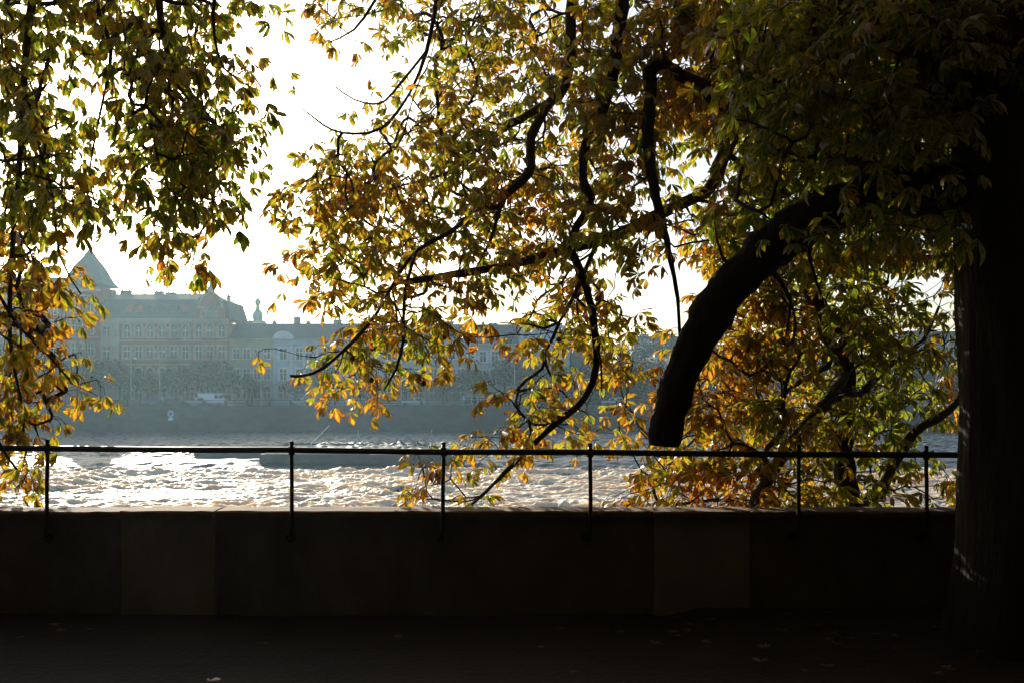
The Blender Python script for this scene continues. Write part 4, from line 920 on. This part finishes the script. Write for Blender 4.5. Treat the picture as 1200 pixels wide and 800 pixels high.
for a in ((120, (.10, .11, .13), 'dark saloon car parked below the cream corner bay'), (178, (.08, .12, .25), 'blue car parked left of the tall double lamp post'), (205, (.10, .16, .14), 'dark green car parked right of the tall double lamp post'), (230, (.45, .46, .47), 'silver car parked below the ornate gable'),
          (354, (.40, .45, .5), 'light grey car parked before the blue house'), (372, (.12, .2, .35), 'blue car parked right of the light grey one'), (485, (.5, .52, .55), 'silver car parked before the green house'), (720, (.5, .5, .5), 'pale car on the embankment road below the wooded slope')):
    car(*a, flip=random.choice((1, -1)))
car(250, (.75, .77, .8), 'white van parked beside the kiosk below the brick house', 'van', 174)
m = MB(); kx = (268-CX)/F*174.5
m.box(-1.0, 1.0, -1, 1, 0, 2.3); kio = empty('kiosk', (kx, 174.5, ZS), label='small pale kiosk on the embankment between the brick and ochre houses', cat='kiosk')
m.build('booth', Mt['cream_trim'], kio); MB().box(-1.25, 1.25, -1.25, 1.25, 2.301, 2.5).build('roof', Mt['slate'], kio); MB().box(-.7, .7, -1.03, -1.001, 1.0, 1.9).build('window', GLASS, kio)
sg = empty('river_sign', ((200-CX)/F*168.9, 168.9, EYE+(HY-489)/F*168.9), label='small round blue and white navigation sign over a white plate on the quay wall', cat='sign')
m = MB(); m.tube([(0, -.02, .65), (0, .09, .65)], .52, 20); m.build('disc', simple('sign_white', (.72, .75, .8), .5), sg)
m = MB(); m.tube([(0, -.04, .65), (0, -.021, .65)], .33, 20); m.build('blue_centre', simple('sign_blue', (.10, .16, .45), .5), sg)
MB().box(-.38, .38, -.02, .09, -.45, .05).build('plate', bpy.data.materials['sign_white'], sg)
def person(px, label, coat, y=171.2):
    o = None; m = MB(); sk = coat
    m.lathe([(.10, 0), (.13, .08), (.12, .45), (.17, .85), (.19, 1.05), (.22, 1.35), (.19, 1.45), (.07, 1.5), (.065, 1.55), (.10, 1.62), (.105, 1.72), (.06, 1.8)], (0, 0, 0), 12)
    for s_ in (-1, 1): m.tube([(s_*.2, 0, 1.4), (s_*.27, 0, 1.1), (s_*.25, -.08, .82)], [.06, .05, .035], 7)
    o = m.build('person', simple('coat', coat, .9), None, True, loc=((px-CX)/F*y, y, ZS)); tag(o, label, 'person', 'people walking on the far embankment')
person(190, 'person in a pale coat walking beside the tall double lamp', (.5, .5, .5)); person(213, 'person in grey standing under the broad tree before the brick house', (.3, .3, .3))
person(543, 'person in a white top walking before the grey house', (.6, .6, .62)); person(118, 'person in dark clothes below the cream corner bay', (.1, .1, .12))

# ------------------------------------------------------------------ air
m = MB(); m.box(-1000, 1000, -60, 440, -12, 36)
hz, nt, b = mat('river_haze'); nt.nodes.remove(b)
pv = N(nt, 'ShaderNodeVolumePrincipled'); pv.inputs['Color'].default_value = (.52, .80, .95, 1); pv.inputs['Density'].default_value = HAZE = .00033; pv.inputs['Anisotropy'].default_value = .62
nt.links.new(pv.outputs[0], nt.nodes['Material Output'].inputs['Volume'])
o = m.build('haze', hz); tag(o, 'pale blue morning haze over the river', 'haze', kind='stuff')

# ------------------------------------------------------------------ sun, sky, camera
AZ, EL = R(-22.82), R(18.0)
sv = Vector((math.sin(AZ)*math.cos(EL), math.cos(AZ)*math.cos(EL), math.sin(EL)))
ld = bpy.data.lights.new('sun', 'SUN'); ld.energy = 5; ld.angle = R(.5); ld.color = (1, .90, .74)
lo = bpy.data.objects.new('sun', ld); COL.objects.link(lo); lo.rotation_euler = sv.to_track_quat('Z', 'Y').to_euler(); lo.location = (-5, 20, 12)
w = bpy.data.worlds.new('World'); S.world = w; w.use_nodes = True; nt = w.node_tree
sk = nt.nodes.new('ShaderNodeTexSky'); sk.sky_type = 'NISHITA'; sk.sun_disc = False; sk.sun_elevation = EL; sk.sun_rotation = AZ; sk.dust_density = 2.0; sk.air_density = 1.0; sk.ozone_density = 2.0
nt.links.new(sk.outputs[0], nt.nodes['Background'].inputs[0]); nt.nodes['Background'].inputs[1].default_value = .12
cd = bpy.data.cameras.new('camera'); co = bpy.data.objects.new('camera', cd); COL.objects.link(co); S.camera = co
cd.sensor_width = 36; cd.lens = 36; cd.shift_y = (HY-400)/1200; cd.clip_end = 6000; cd.clip_start = .05
co.location = (0, 0, EYE); co.rotation_euler = (R(90), 0, 0)
S.view_settings.view_transform = 'Standard'; S.view_settings.look = 'None'; S.view_settings.exposure = 0.6; S.view_settings.gamma = 1
S.render.engine = 'CYCLES'
S.cycles.max_bounces = 7; S.cycles.diffuse_bounces = 4; S.cycles.glossy_bounces = 3; S.cycles.transmission_bounces = 3; S.cycles.volume_bounces = 0; S.cycles.sample_clamp_indirect = 8
